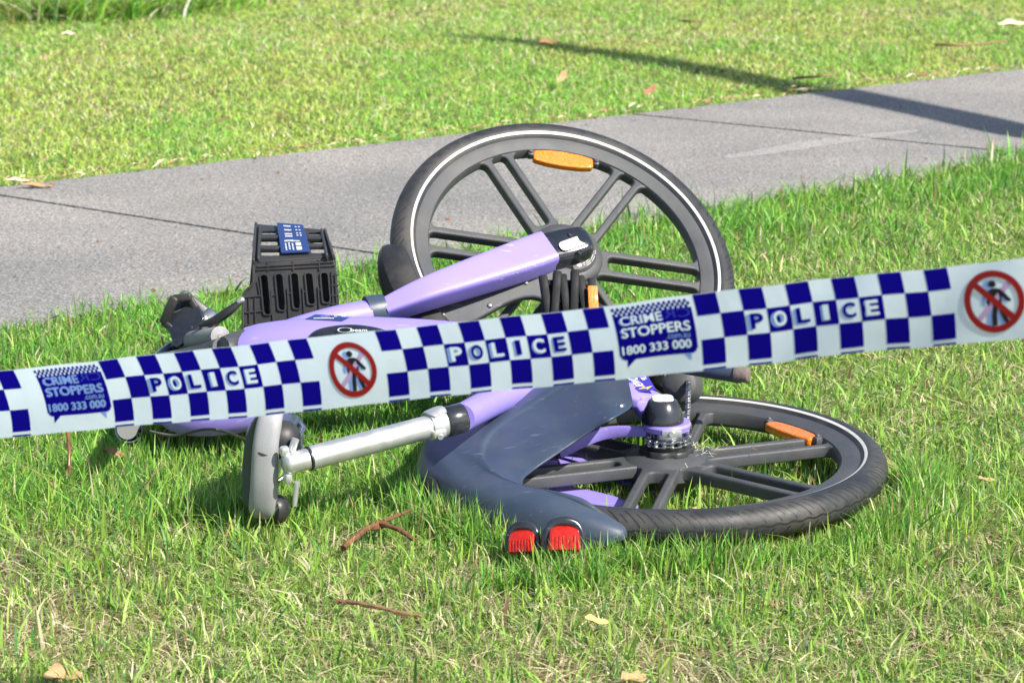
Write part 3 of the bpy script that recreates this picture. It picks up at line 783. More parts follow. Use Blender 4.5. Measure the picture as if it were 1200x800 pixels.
# ---- front mudguard: short arc outside the front tyre
a1, r1 = in_angle(Mf, 452, 292, 0); 
if a1 < 0: a1 += 2 * math.pi
prof = [(.308 - .006, -.033), (.308 + .016, -.033), (.308 + .028, -.023), (.308 + .032, 0), (.308 + .028, .023), (.308 + .016, .033), (.308 - .012, .036), (.308 - .016, .0355)]
mb = MB(); V = []; nseg = 26; kq = len(prof)
for i in range(nseg + 1):
    f_ = i / nseg; a = a1 - .02 + 1.0 * f_
    t = min(1, i / 6.0); s = math.sqrt(1 - (1 - t) ** 2) * .95 + .05
    for r, z in prof: V.append(Mf @ Vector(((.310 + (r - .310) * (.35 + .65 * s)) * math.cos(a), (.310 + (r - .310) * (.35 + .65 * s)) * math.sin(a), z * s)))
mb.add(V, [(i * kq + j, (i + 1) * kq + j, (i + 1) * kq + j + 1, i * kq + j + 1) for i in range(nseg) for j in range(kq - 1)])
fm = mb.build('front_mudguard', M_BLACK, bike); md = fm.modifiers.new('thickness', 'SOLIDIFY'); md.thickness = .003; md.offset = 0

# ---- seat tube, clamp, post
mb = MB(); sA = atz(540, 490, .158); sB = aty(606, 458, 4.06); sC = aty(720, 420, 4.2)
sweep(mb, [(sA, .0215, .0215), (sB, .024, .024), (sC, .028, .028)], n=26); st = mb.build('seat_tube', M_PURPLE, bike)
pM = atz(362, 537, .129); sd = (sA - pM).normalized()
mb = MB(); lathe(mb, frame(sA - sd * .004, sd), [(0, -.024), (.0215, -.024), (.0230, -.022), (.0232, .006), (.0222, .008)], n=32); mb.build('tube_collar', M_GLOSS, bike)
mb = MB(); cc = sA - sd * .040
lathe(mb, frame(cc, sd), [(.0172, -.013), (.0200, -.013), (.0207, -.011), (.0207, .011), (.0200, .013), (.0172, .013)], n=30)
bevbox(mb, frame(cc + Vector((.003, -.018, -.008)), sd), .013, .012, .022, .003)
lathe(mb, frame(cc + Vector((.006, -.0255, -.011)), Vector((0, -1, -.2))), [(0, .004), (.004, .004), (.0048, 0)], n=14)
V = []; Mx = frame(cc, sd, Vector((0, 0, 1)))
sweep(mb, [(Mx @ Vector((.014, -.022, -.004)), .012, .0018), (Mx @ Vector((.0215, -.010, -.002)), .015, .002), (Mx @ Vector((.0225, .004, 0)), .015, .002), (Mx @ Vector((.018, .014, .002)), .011, .0018)], up=Vector((0, -.3, 1)), n=12, ex=3)
mb.build('seat_clamp', M_ALU, bike)
mb = MB(); pE = atz(338, 543, .125); pM = atz(362, 537, .129); pdir = (sA - pM).normalized()
sweep(mb, [(pE, .0140, .0140), (atz(352, 539.5, .127), .0155, .0155), (pM, .0160, .0160)], n=26, sub=3)
sweep(mb, [(pM + pdir * .001, .0175, .0175), (sA, .0175, .0175)], n=30, sub=2)
post = mb.build('seat_post', M_ALU, bike)
mb = MB(); lathe(mb, frame(pM, pdir), [(.0162, -.0015), (.0182, -.0012), (.0182, .0015), (.0162, .002)], n=26); mb.build('post_seal', M_BLACK, post)
# saddle: rear towards the camera, rolled on its side
def saddle():
    # local: x = width (-> world up), y = length (rear at 0, nose at +), z = top side (-> world left)
    Cs = atz(311, 546, .115)
    Xw = Vector((.10, .0, 1)).normalized(); Zw = Vector((-1, .10, .08)); Zw = (Zw - Xw * Zw.dot(Xw)).normalized(); Yw = Zw.cross(Xw)
    Mx = Matrix((Xw, Yw, Zw)).transposed().to_4x4(); Mx.translation = Cs
    return Mx
Ms = saddle()
V = []; nl, nw = 24, 28; mb = MB()
for i in range(nl + 1):
    t = i / nl; yy = .008 + t * .25
    hw_ = .074 - .055 * min(1, max(0, (t - .12) / .5)) ** .8
    hw_ *= math.sqrt(max(0.02, 1 - max(0, (t - .9) / .1) ** 2)); up_ = .027 + .010 * math.sin(math.pi * min(1, t * 1.6))
    for j in range(nw):
        th = 2 * math.pi * j / nw; c_, s_ = math.cos(th), math.sin(th)
        x = math.copysign(abs(c_) ** .85, c_) * hw_
        z = (s_ ** .7 if s_ > 0 else 0) * up_ - (abs(s_) ** .6 * .018 if s_ < 0 else 0)
        V.append(Ms @ Vector((x, yy, z + .008)))
Fc = [(i * nw + j, i * nw + (j + 1) % nw, (i + 1) * nw + (j + 1) % nw, (i + 1) * nw + j) for i in range(nl) for j in range(nw)]
Fc += [tuple(range(nw)), tuple(nl * nw + j for j in range(nw - 1, -1, -1))]
mb.add(V, Fc); sad = mb.build('saddle', M_SADTOP, bike, smooth=60)
mb = MB()
ml = lambda x, y, z: Ms @ Vector((x, y, z))
sweep(mb, [(ml(-.077, .022, .000), .0195, .010), (ml(-.066, .006, .000), .0205, .012), (ml(-.030, -.004, -.001), .0200, .013), (ml(.005, -.006, 0), .0195, .013),
           (ml(.035, -.004, .001), .0190, .013), (ml(.066, .006, .000), .0180, .012), (ml(.078, .022, -.002), .0150, .010)], up=Ms.col[1].xyz * -1, n=26, ex=2.6, roundcap=.008)
mb.build('saddle_bumper', M_SADDLE, sad, smooth=60)
mb = MB()   # seam between the two bumper halves
sweep(mb, [(ml(.026, .004, .0215), .0012, .001), (ml(.024, -.0165, .010), .0012, .001), (ml(.022, -.0175, -.005), .0012, .001), (ml(.022, .002, -.0215), .0012, .001)], up=Ms.col[1].xyz * -1, n=8)
mb.build('seam', M_BLACK, sad)
mb = MB()
for xx, rr, yo in ((.036, .029, .006), (-.070, .022, .006)):
    if 1:
        mb = MB(); lathe(mb, frame(ml(xx, .018 + yo, -.014), -Ms.col[2].xyz), [(0, rr * 1.05), (rr * .45, rr * .98), (rr * .80, rr * .72), (rr * .98, rr * .38), (rr, 0), (rr, -.01)], n=26)
        mb.build('saddle_cushion', M_BLACK, sad, smooth=60)
for s_ in (-1, 1):
    mb = MB(); sweep(mb, [(ml(s_ * .035, .05, -.012), .0035, .0035), (ml(s_ * .022, .08, -.028), .0035, .0035), (ml(s_ * .022, .15, -.028), .0035, .0035), (ml(s_ * .008, .23, -.008), .0035, .0035)], n=10)
    mb.build('saddle_rail', M_STEEL, sad)
mb = MB()
lathe(mb, frame(pE + pdir * .004, -pdir), [(0, .012), (.010, .012), (.014, .009), (.0155, .004), (.0155, -.012)], n=24)
bevbox(mb, frame(pE - pdir * .006 + Vector((0, .0, .020)), pdir), .013, .016, .014, .005)
bevbox(mb, frame(pE - pdir * .004 + Vector((.002, .0, -.020)), pdir), .016, .018, .012, .005)
sweep(mb, [(pE + Vector((.012, -.004, -.026)), .0045, .0045), (pE + Vector((.008, -.004, -.062)), .0035, .0035)], up=Vector((1, 0, 0)), n=12, sub=3)
sweep(mb, [(pE + Vector((.004, .010, .016)), .006, .006), (pE + Vector((.010, .012, .034)), .007, .006)], up=Vector((1, 0, 0)), n=12, sub=3)
mb.build('saddle_clamp', M_ALU, sad)

# ---- head cowl under the tape, handlebar, grips, brake levers, phone holder
mb = MB(); c = aty(244, 476, 4.10)
sweep(mb, [(aty(196, 476, 4.14), .035, .030), (aty(215, 474, 4.13), .055, .044), (aty(250, 470, 4.13), .06, .052), (aty(292, 462, 4.14), .055, .052), (aty(330, 446, 4.16), .04, .04)],
      up=Vector((0, -.2, 1)), n=30, ex=2.5, roundcap=.012)
mb.build('head_cowl', M_PURPLE, bike)
mb = MB(); hb = [(aty(236, 397, 4.34), .0125, .0125), (aty(208, 406, 4.44), .0135, .0135), (aty(186, 424, 4.40), .016, .016), (aty(176, 446, 4.28), .016, .016), (aty(166, 474, 4.10), .0135, .0135), (aty(158, 492, 3.98), .0125, .0125)]
sweep(mb, hb, n=18); mb.build('handlebar', M_GLOSS, bike)
mb = MB(); sweep(mb, [(aty(186, 426, 4.40), .020, .018), (aty(225, 420, 4.32), .022, .020), (aty(265, 410, 4.21), .024, .022)], n=20, ex=2.8); mb.build('stem', M_DARK, bike)
gA, gB = aty(217, 401, 4.40), aty(258, 394, 4.25); gd = (gB - gA).normalized()
mb = MB(); lathe(mb, frame(gA, gd), [(0, 0), (.0165, .0), (.0172, .004), (.0170, (gB - gA).length - .006), (.0162, (gB - gA).length - .004), (.0150, (gB - gA).length), (0, (gB - gA).length)], n=36)
g = mb.build('grip', M_GREY, bike)
mb = MB(); Mx = frame(gB, gd)
lathe(mb, Mx, [(0, .0025), (.0042, .0025), (.0046, .0012), (.0054, .0008), (.0145, .0018), (.0168, .0010), (.0172, -.001), (.0172, -.005), (.0162, -.006)], n=40)
mb.build('grip_end', M_CAPGREY, g)
gA2, gB2 = aty(160, 480, 4.06), aty(149, 503, 3.90); gd2 = (gB2 - gA2).normalized()
mb = MB(); lathe(mb, frame(gA2, gd2), [(0, 0), (.0150, .0), (.0155, .004), (.0155, (gB2 - gA2).length), (0, (gB2 - gA2).length)], n=32)
g = mb.build('grip', M_GREY, bike)
mb = MB(); lathe(mb, frame(atz(151, 503, .045), Vector((.1, -.75, .66))), [(0, .012), (.008, .0113), (.015, .0085), (.0195, .003), (.0205, -.004), (.018, -.012), (.012, -.016), (0, -.017)], n=36)
bell = mb.build('bell', M_GLOSS, bike)
mb = MB(); lathe(mb, frame(atz(151, 503, .045), Vector((.1, -.75, .66))), [(.0205, -.003), (.0222, -.0038), (.0225, -.006), (.0205, -.007)], n=36); mb.build('bell_ring', M_STEEL, bell)
# brake lever at the far grip
mb = MB(); sweep(mb, [(aty(236, 380, 4.32), .008, .005), (aty(250, 376, 4.31), .010, .007), (aty(266, 366, 4.30), .011, .008), (aty(281, 354, 4.30), .007, .005)], n=14, ex=2.5, roundcap=.004)
lv = mb.build('brake_lever', M_BLACK, bike)
mb = MB(); sweep(mb, [(aty(280, 353.5, 4.298), .006, .005), (aty(284, 351, 4.298), .006, .005)], n=14, sub=2, roundcap=.004); mb.build('lever_tip', M_ALU, lv)
mb = MB(); bevbox(mb, frame(aty(241, 376, 4.40), Vector((.3, -.7, .5)), Vector((.6, .2, .6))), .045, .026, .024, .006)
bevbox(mb, frame(aty(226, 378, 4.41), Vector((.3, -.7, .5)), Vector((.4, .2, .75))), .075, .012, .022, .004)
bevbox(mb, frame(aty(214, 388, 4.46), Vector((.3, -.7, .5)), Vector((.4, .2, .75))), .085, .014, .026, .005)
mb.build('lever_clamp', M_GUARD, bike)
for px, py in ((231, 379), (240, 373), (226, 385)):
    mb = MB(); lathe(mb, frame(aty(px, py, 4.375), Vector((.2, -.8, .5))), [(0, .004), (.004, .003), (.005, 0)], n=12)
    mb.build('lever_bolt', M_STEEL, lv)
# phone holder: tilted tray with a raised rim
hold, Mh = plate_px('phone_holder', smooth_loop([(191, 376), (203, 350), (217, 347), (228, 352), (240, 372), (232, 388), (208, 408), (200, 392)], 3), [], 4.40, .010, .003, M_GLOSS, bike, Vector((-.35, -.75, .5)))
mb = MB()
for a, b_, w_ in (((192, 377), (204, 350), .008), ((204, 350), (222, 348), .007), ((222, 349), (237, 374), .006), ((192, 378), (200, 384), .006)):
    pa, pb = aty(*a, 4.39), aty(*b_, 4.385); sweep(mb, [(pa, w_ * .6, w_), (pb, w_ * .6, w_)], n=12, sub=2, ex=3, roundcap=.004)
mb.build('holder_rim', M_BLACK, hold)
mb = MB(); bevbox(mb, frame(aty(232, 364, 4.43), Vector((.1, -.9, .3)), Vector((.6, .1, -.55))), .085, .030, .03, .008); mb.build('holder_arm', M_DARK, hold)
# cable
mb = MB(); sweep(mb, [(aty(300, 404, 4.30), .0026, .0026), (aty(262, 412, 4.36), .0026, .0026), (aty(214, 402, 4.44), .0026, .0026), (aty(208, 388, 4.45), .0026, .0026), (aty(224, 378, 4.42), .0026, .0026)], n=8)
mb.build('brake_cable', M_BLACK, bike); mb = MB()
sweep(mb, [(atz(290, 516, .03), .0024, .0024), (aty(262, 505, 3.97), .0024, .0024), (aty(238, 503, 3.98), .0024, .0024), (aty(205, 510, 4.0), .0024, .0024), (aty(175, 505, 3.99), .0024, .0024)], n=8)
mb.build('brake_cable', M_BLACK, bike)
sticker = None
# label on the beam's upper face
mb = MB()
def drop(px, py, tree, e=.0012):
    o = Vector((0, 0, CAM_H)); d = ray(px, py).normalized(); h = tree.ray_cast(o, d)
    if h[0] is None: return None
    return h[0] + h[1] * (e if h[1].dot(d) < 0 else -e)
bm = bmesh.new()
for o_ in [c_ for c_ in bike.children if c_.name.startswith(('frame', 'steering_column'))]:
    bm.from_mesh(o_.data)
for v in bm.verts: v.co += base
bt = BVHTree.FromBMesh(bm); bm.free()
V = []; Fc = []; na = 10
for i in range(na + 1):
    for k in range(4):
        u, v = i / na, k / 3
        px = (357.5 + 12 * (1 - v)) * (1 - u) + (401 + 12 * (1 - v)) * u; py = (368.8 + 5.6 * v) * (1 - u) + (370.6 + 6.2 * v) * u
        V.append(drop(px, py, bt))
Fc = [(i * 4 + k, (i + 1) * 4 + k, (i + 1) * 4 + k + 1, i * 4 + k + 1) for i in range(na) for k in range(3)]
mesh_obj('frame_label', V, Fc, M_NAVYLBL, beam)
mb = MB()
for (x0, x1, y) in ((368, 392, 373.3), (376, 396, 371.2), (398, 405, 371.0)):
    for q in range(int((x1 - x0) / 1.6)):
        xx = x0 + q * 1.6; P = [drop(xx, y, bt, .0018), drop(xx + 1.0, y, bt, .0018), drop(xx + .7, y + 1.1, bt, .0018), drop(xx - .3, y + 1.1, bt, .0018)]
        mb.add(P, [(0, 1, 2, 3)])
mb.build('label_print', M_WHITE, beam, smooth=0)

# scraped paint near the end of the fork leg
bm = bmesh.new()
for o_ in bike.children:
    if o_.name.startswith('fork_leg'): bm.from_mesh(o_.data)
for v in bm.verts: v.co += base
bt2 = BVHTree.FromBMesh(bm); bm.free(); V = []
for i in range(15):
    for k in range(9):
        u, v = i / 14, k / 8; px = 576 + 50 * u + 7 * v; py = 324 - 19 * u + (17 + 3 * u) * v
        V.append(drop(px, py, bt2, .0009))
Fq = [(i * 9 + k, (i + 1) * 9 + k, (i + 1) * 9 + k + 1, i * 9 + k + 1) for i in range(14) for k in range(8)]
Fq = [f_ for f_ in Fq if all(V[q_] is not None for q_ in f_)]; V = [v if v is not None else base for v in V]
sc_o = mesh_obj('paint_scrape', V, Fq, sm, [o_ for o_ in bike.children if o_.name.startswith('fork_leg')][0])
# ---- basket
def basket():
    BL, BR, TR, TL = aty(284, 396, 4.50), aty(398, 396, 4.50), aty(391, 304, 4.52), aty(297, 309, 4.52)
    ex_ = (BR - BL).normalized(); n_ = ex_.cross((TL - BL)).normalized()
    if n_.y > 0: n_ = -n_
    c = (BL + BR) / 2; Mx = frame(c, n_, ex_); Mi = Mx.inverted()
    def loc(P): return [tuple((Mi @ atplane(px, py, c, n_))[:2]) for px, py in P]
    outline = loc([(284, 420), (285, 352), (288, 341), (296, 333), (297.5, 322), (297, 309), (391, 302), (394, 318), (398, 360), (401, 420)])
    slots = []
    for (xt, yt, xb, yb) in ((309.5, 322, 314, 368), (327, 321, 331, 363), (345, 320, 348.5, 361), (362, 320, 365.5, 356), (380, 319.5, 383, 354)):
        w_ = 3.9
        slots.append(loc(rounded([[(xt - w_, yt), (xt + w_, yt)], [(xt + w_, yt), (xb + w_, yb)], [(xb + w_, yb), (xb - w_, yb)], [(xb - w_, yb), (xt - w_, yt)]], 4.2)))
    V, Fc = curve_plate(outline, slots, .005, .0012)
    mb = MB(); mb.add([Mx @ v for v in V], Fc)
    def P(px, py, h=.0035): return (Mx @ Vector((*loc([(px, py)])[0], h)))
    def rib(a, b, w_=.0013, h=.0035):
        sweep(mb, [(P(*a, h), w_, .0022), (P(*b, h), w_, .0022)], up=n_, n=8, sub=1, ex=4)
    # slot collars and ribs
    for s_ in slots:
        L_ = s_ + s_[:1]; n2 = len(s_); cx = sum(p[0] for p in s_) / n2; cy = sum(p[1] for p in s_) / n2; V = []
        for p in s_:
            dx, dy = p[0] - cx, p[1] - cy; l = math.hypot(dx, dy)
            for e, h in ((.0002, -.002), (.0002, .0062), (.0022, .0062), (.0026, .002)):
                q = (p[0] + math.copysign(1, dx) * e, p[1] + dy / l * e); V.append(Mx @ Vector((*q, h)))
        mb.add(V, [(i * 4 + k, ((i + 1) % n2) * 4 + k, ((i + 1) % n2) * 4 + k + 1, i * 4 + k + 1) for i in range(n2) for k in range(3)])
    rib((299, 316), (393, 311)); rib((302, 312), (391, 306.5), .0018)
    for x in (314, 343.5, 374): rib((x, 303 + (391 - x) * .06), (x + .6, 317))
    for (x, y0, y1) in ((318, 340, 390), (337, 338, 390), (355, 337, 390), (373, 336, 390), (389, 318, 390), (393, 320, 380), (302, 330, 346)): rib((x, y0), (x + 3, y1))
    for y in (348, 366, 381): rib((287, y), (308, y - 2))
    for x in (292, 299): rib((x, 349), (x + 1, 395))
    for y in (322, 334, 346, 356): rib((388, y), (397, y))
    for (a, b) in (((319, 346), (323, 345)), ((337, 344), (341, 343)), ((355, 342), (359, 341)), ((373, 340), (377, 339))): rib(a, b)
    # edge flange along the left and the top
    edge = [(285, 400), (285, 352), (288, 341), (296, 333), (297.5, 322), (297, 309), (297.5, 300)]
    sweep(mb, [(P(*e, .002), .0025, .005) for e in edge], up=n_, n=10, sub=4, ex=3)
    body = mb.build('basket', M_BASKET, bike, smooth=35)
    # side that faces up and away: frame with cross bars and a label panel
    t0, t1, t2, t3 = aty(296, 309, 4.52), aty(392, 302, 4.52), aty(380, 271, 4.72), aty(301, 264, 4.72)
    nt_ = (t1 - t0).cross(t3 - t0).normalized()
    if nt_.z < 0: nt_ = -nt_
    Mt = frame(t0, nt_, t1 - t0); Ti = Mt.inverted()
    def tl(P_): return [tuple((Ti @ atplane(px, py, t0, nt_))[:2]) for px, py in P_]
    holes = [tl(rounded([[(x0, y0), (x1, y0)], [(x1, y0), (x1 + d, y1)], [(x1 + d, y1), (x0 + d, y1)], [(x0 + d, y1), (x0, y0)]], 1.8)) for (x0, x1, y0, y1, d) in
             ((306, 323, 272, 276, .5), (305, 325, 282, 289, .5), (306, 327, 294.5, 301, .5), (361, 376, 273.5, 277, .8), (363, 379, 283, 287, .8), (364, 382, 291, 298, .8))]
    V, Fc = curve_plate(tl([(296, 309), (296, 285), (300, 264), (380, 270.5), (388, 285), (393, 302)]), holes, .006, .0015)
    mb = MB(); mb.add([Mt @ v for v in V], Fc)
    for (x0, x1, y) in ((304, 326, 279), (304, 328, 291.5), (359, 378, 280), (361, 381, 289)):
        a = atplane(x0, y, t0 + nt_ * .005, nt_); b_ = atplane(x1, y, t0 + nt_ * .005, nt_); sweep(mb, [(a, .007, .004), (b_, .007, .004)], up=nt_, n=10, sub=1, ex=4)
    for e in (((297, 307), (300, 264)), ((303, 305), (305, 266)), ((390, 300), (381, 271)), ((383, 301), (377, 271))):
        a, b_ = [atplane(*q_, t0 + nt_ * .005, nt_) for q_ in e]; sweep(mb, [(a, .0028, .007), (b_, .0028, .006)], up=nt_, n=10, sub=1, ex=3, roundcap=.002)
    mb.build('basket_side', M_BASKET, body, smooth=35)
    lp = [(325, 267), (356, 269.5), (364, 300), (330, 302)]
    V, Fc = curve_plate(tl(rounded([[lp[0], lp[1]], [lp[1], lp[2]], [lp[2], lp[3]], [lp[3], lp[0]]], 1.2)), [], .004, .001)
    mesh_obj('basket_label', [Mt @ (v + Vector((0, 0, .0085))) for v in V], Fc, M_NAVYLBL, body)
    q4 = [Mt @ Vector((*p, .0110)) for p in tl(lp)]
    mb = MB()
    def lm(u0, u1, v0, v1):
        f = lambda u, v: q4[0].lerp(q4[1], u).lerp(q4[3].lerp(q4[2], u), v); mb.add([f(u0, v0), f(u1, v0), f(u1, v1), f(u0, v1)], [(3, 2, 1, 0)])
    for v in (.09, .23, .37, .45, .60): 
        for u in np.arange(.24, .50, .045): lm(u, u + .03, v, v + .045)
    for v in (.10, .22, .34, .42): 
        for u in (.66, .78): lm(u, u + .06, v, v + .03)
    for u in np.arange(.18, .72, .05): lm(u, u + .035, .62, .66)
    for u, a in ((.18, .72), (.30, .70), (.42, .72)):
        for v in np.arange(a, .95, .05): lm(u, u + .05, v, v + .03)
    lm(.56, .74, .70, .80); lm(.56, .74, .84, .96)
    mb.build('label_print', M_WHITE, body, smooth=0)
    # the other walls of the box, plus an added dark panel behind the slots
    mb = MB(); dp = (t3 - t0); fr = lambda a, b, th=.005: None
    bl, br = P(286, 420, 0), P(400, 420, 0)
    for (a, b, dq) in ((t0, bl, t3 - t0), (t1, br, (t2 - t1) * .96)):
        q_ = [a + dq * .02, b + dq * .02, b + dq, a + dq]; nn = (q_[1] - q_[0]).cross(q_[3] - q_[0]).normalized() * .002
        mb.add([p + nn for p in q_] + [p - nn for p in q_], [(0, 1, 2, 3), (7, 6, 5, 4), (0, 4, 5, 1), (1, 5, 6, 2), (2, 6, 7, 3), (3, 7, 4, 0)])
    q_ = [bl, br, br + dp, bl + dp]; nn = Vector((0, 0, .002)); mb.add([p + nn for p in q_] + [p - nn for p in q_], [(0, 1, 2, 3), (7, 6, 5, 4), (0, 4, 5, 1), (1, 5, 6, 2), (2, 6, 7, 3), (3, 7, 4, 0)])
    q_ = [P(300, 321, -.045), P(392, 318, -.045), P(398, 420, -.045), P(288, 420, -.045)]  # added dark sheet stands in for the shade inside the box
    mb.add(q_ + [p - n_ * .004 for p in q_], [(0, 1, 2, 3), (7, 6, 5, 4), (0, 4, 5, 1), (1, 5, 6, 2), (2, 6, 7, 3), (3, 7, 4, 0)])
    mb.build('basket_walls_and_shade_panel', M_BLACK, body, smooth=0)
basket()

# ================================================================== POLICE TAPE
def interp(x, T):
    if x <= T[0][0]: a, b = T[0], T[1]
    elif x >= T[-1][0]: a, b = T[-2], T[-1]
    else:
        for a, b in zip(T, T[1:]):
            if a[0] <= x <= b[0]: break
    return a[1] + (b[1] - a[1]) * (x - a[0]) / (b[0] - a[0])
TT = [(-500, 489), (0, 434), (120, 422.5), (307, 401), (382, 393.5), (560, 375.5), (713, 358), (810, 345), (967, 327), (1200, 302.5), (1700, 250)]
TB = [(-500, 562), (0, 513), (120, 502.5), (382, 480), (460, 470), (560, 461), (723, 444), (860, 431), (1000, 413.5), (1123, 402.5), (1200, 396.5), (1700, 350)]
TSK = [(0, 21), (250, 20), (550, 15.5), (950, 12), (1200, 11)]
def smooth_interp(x, T): return sum(interp(x + d, T) for d in (-40, -20, 0, 20, 40)) / 5
def tape_pt(a, t, e=0.0):
    px = a + interp(a, TSK) * (1 - (1 - t) ** 2)
    py = smooth_interp(px, TT) * (1 - t) + smooth_interp(px, TB) * t + .8 * math.sin(px * .023 + 1.3) * math.sin(px * .0071) + .35 * math.sin(px * .071)
    y = 2.90 - .00042 * px - .0015 * math.sin(math.pi * t) + .0028 * math.sin(px * .031 + 3 * t) * math.sin(px * .011) + .0006 * math.sin(px * .062 + 5 * t) * math.sin(px * .017 + 1) - e * .6
    return aty(px, py, y)
mb = MB(); na, nt = 1100, 20; V = []
for i in range(na + 1):
    a = -520 + (2200) * i / na
    for k in range(nt + 1): V.append(tape_pt(a, k / nt))
mb.add(V, [(i * (nt + 1) + k, (i + 1) * (nt + 1) + k, (i + 1) * (nt + 1) + k + 1, i * (nt + 1) + k + 1) for i in range(na) for k in range(nt)])
tape = mb.build('barrier_tape', M_TAPE, smooth=180)
tag(tape, 'blue and white chequered plastic tape with police print stretched in front of the bicycle', 'barrier tape')

def patch(mb, a0, a1, t0, t1, e, mi=0, na=12, nt=7):
    V = [tape_pt(a0 + (a1 - a0) * i / na, t0 + (t1 - t0) * k / nt, e) for i in range(na + 1) for k in range(nt + 1)]
    mb.add(V, [(i * (nt + 1) + k, (i + 1) * (nt + 1) + k, (i + 1) * (nt + 1) + k + 1, i * (nt + 1) + k + 1) for i in range(na) for k in range(nt)], mi)
def ttext(mb, s, a0, a1, t0, t1, e, mi, bold=0.02, spacing=1.0):
    Vt, Ft, sz = text_mesh(s, bold, spacing=spacing)
    mb.add([tape_pt(a0 + (a1 - a0) * x, t1 - (t1 - t0) * y, e) for x, y in Vt], Ft, mi)
PM = [M_TNAVY, M_TAPE, M_TGHOST, M_TFAINT, M_TPINK, M_TRED, M_TBLACK, M_SIGNWHITE]
R0, R1, R2, R3 = 0.0, .285, .60, .925
def checker(a_start, cell, ncol, pcol, first_mid=1, extra_mid=None):
    mb = MB(); E = .0004
    for c in range(ncol):
        a = a_start + cell * c
        if c % 2 == 0:
            patch(mb, a, a + cell, R0 + .006, R1, E); patch(mb, a, a + cell, R2, R3, E)
            patch(mb, a, a + cell, .972, .997, E, nt=1)
        elif not (extra_mid and c in extra_mid): patch(mb, a, a + cell, R1, R2, E)
    L_ = MB()
    for i, ch in enumerate('POLICE'):
        c = pcol + i; a = a_start + cell * c; dark = c % 2 == 1
        w_ = .26 if ch == 'I' else .56; x0 = a + cell * (.5 - w_ / 2); x1 = x0 + cell * w_
        gs = cell * (.16 - .02 * i)
        ttext(L_, ch, x0 - gs, x1 - gs, .345, .545, .0007, 2, .03)
        ttext(L_, ch, x0, x1, .335, .535, .0010, 1 if dark else 0, .03)
    return mb, L_
for (a0, cell, n_, pc) in ((-574 + 0, 20.4, 11, 2), (-218, 21.2, 11, 2), (114.6, 22.2, 11, 2), (439, 24.35, 11, 3), (811, 27.1, 11, 2), (1240, 29.5, 11, 3)):
    if a0 < -520: continue
    mb, L_ = checker(a0, cell, n_, pc)
    mb.build('chequer_print', M_TNAVY, tape, smooth=180); L_.build('lettering', M_TNAVY, tape, mats=PM, smooth=0)

def panel(a0, a1, faded=False):
    MI = 2 if faded else 1
    mb = MB(); E = .0004; W_ = a1 - a0; f = lambda u: a0 + W_ * u
    # body with rounded corners drawn as a fan of patches
    patch(mb, a0, a1, .155, .70, E, 0, 44, 12); patch(mb, f(.02), f(.98), .70, .735, E, 0, 40, 1); patch(mb, f(.05), f(.95), .735, .752, E, 0, 40, 1)
    mb.add([tape_pt(f(.09), .75, E), tape_pt(f(.20), .75, E), tape_pt(f(.09), .855, E)], [(0, 1, 2)], 0)
    mb.add([tape_pt(f(.82), .755, E), tape_pt(f(.91), .755, E), tape_pt(f(.91), .85, E)], [(0, 1, 2)], 2)
    for r_ in range(3):
        for i in range(15):
            u = (i + (.5 if r_ == 1 else 0)) / 15.2; patch(mb, f(u), f(u + .036), .045 + r_ * .037, .045 + r_ * .037 + .040, E * (1 + .1 * (i % 2)), 0, 1, 1)
    p = mb.build('printed_panel', M_TNAVY, tape, mats=PM, smooth=180)
    L_ = MB()
    ttext(L_, 'CRIME', f(.605), f(.98), .165, .275, .0006, 3, .0)
    # mirrored print showing through
    V = L_.V; 
    c = 0
    L_ = MB(); Vt, Ft, sz = text_mesh('CRI', 0.0)
    L_.add([tape_pt(f(.97) - W_ * .38 * x, .275 - .115 * y, .0006) for x, y in Vt], [tuple(reversed(q_)) for q_ in Ft], 3)
    ttext(L_, 'CRIME', f(.055), f(.60), .178, .298, .0007, 2, .005); ttext(L_, 'CRIME', f(.075), f(.61), .168, .290, .0010, MI, .012)
    ttext(L_, 'STOPPERS', f(.045), f(.93), .335, .465, .0007, 2, .012); ttext(L_, 'STOPPERS', f(.060), f(.94), .325, .458, .0010, MI, .018)
    ttext(L_, '.com.au', f(.615), f(.92), .490, .545, .0010, 2, .008)
    ttext(L_, '1800 333 000', f(.028), f(.91), .575, .690, .0007, 2, .015); ttext(L_, '1800 333 000', f(.036), f(.925), .567, .683, .0010, MI, .022)
    L_.build('panel_lettering', M_TAPE, tape, mats=PM, smooth=0)
for a0, a1 in ((-328, -255), (37, 112), (714, 806)): panel(a0, a1, a0 < 100)
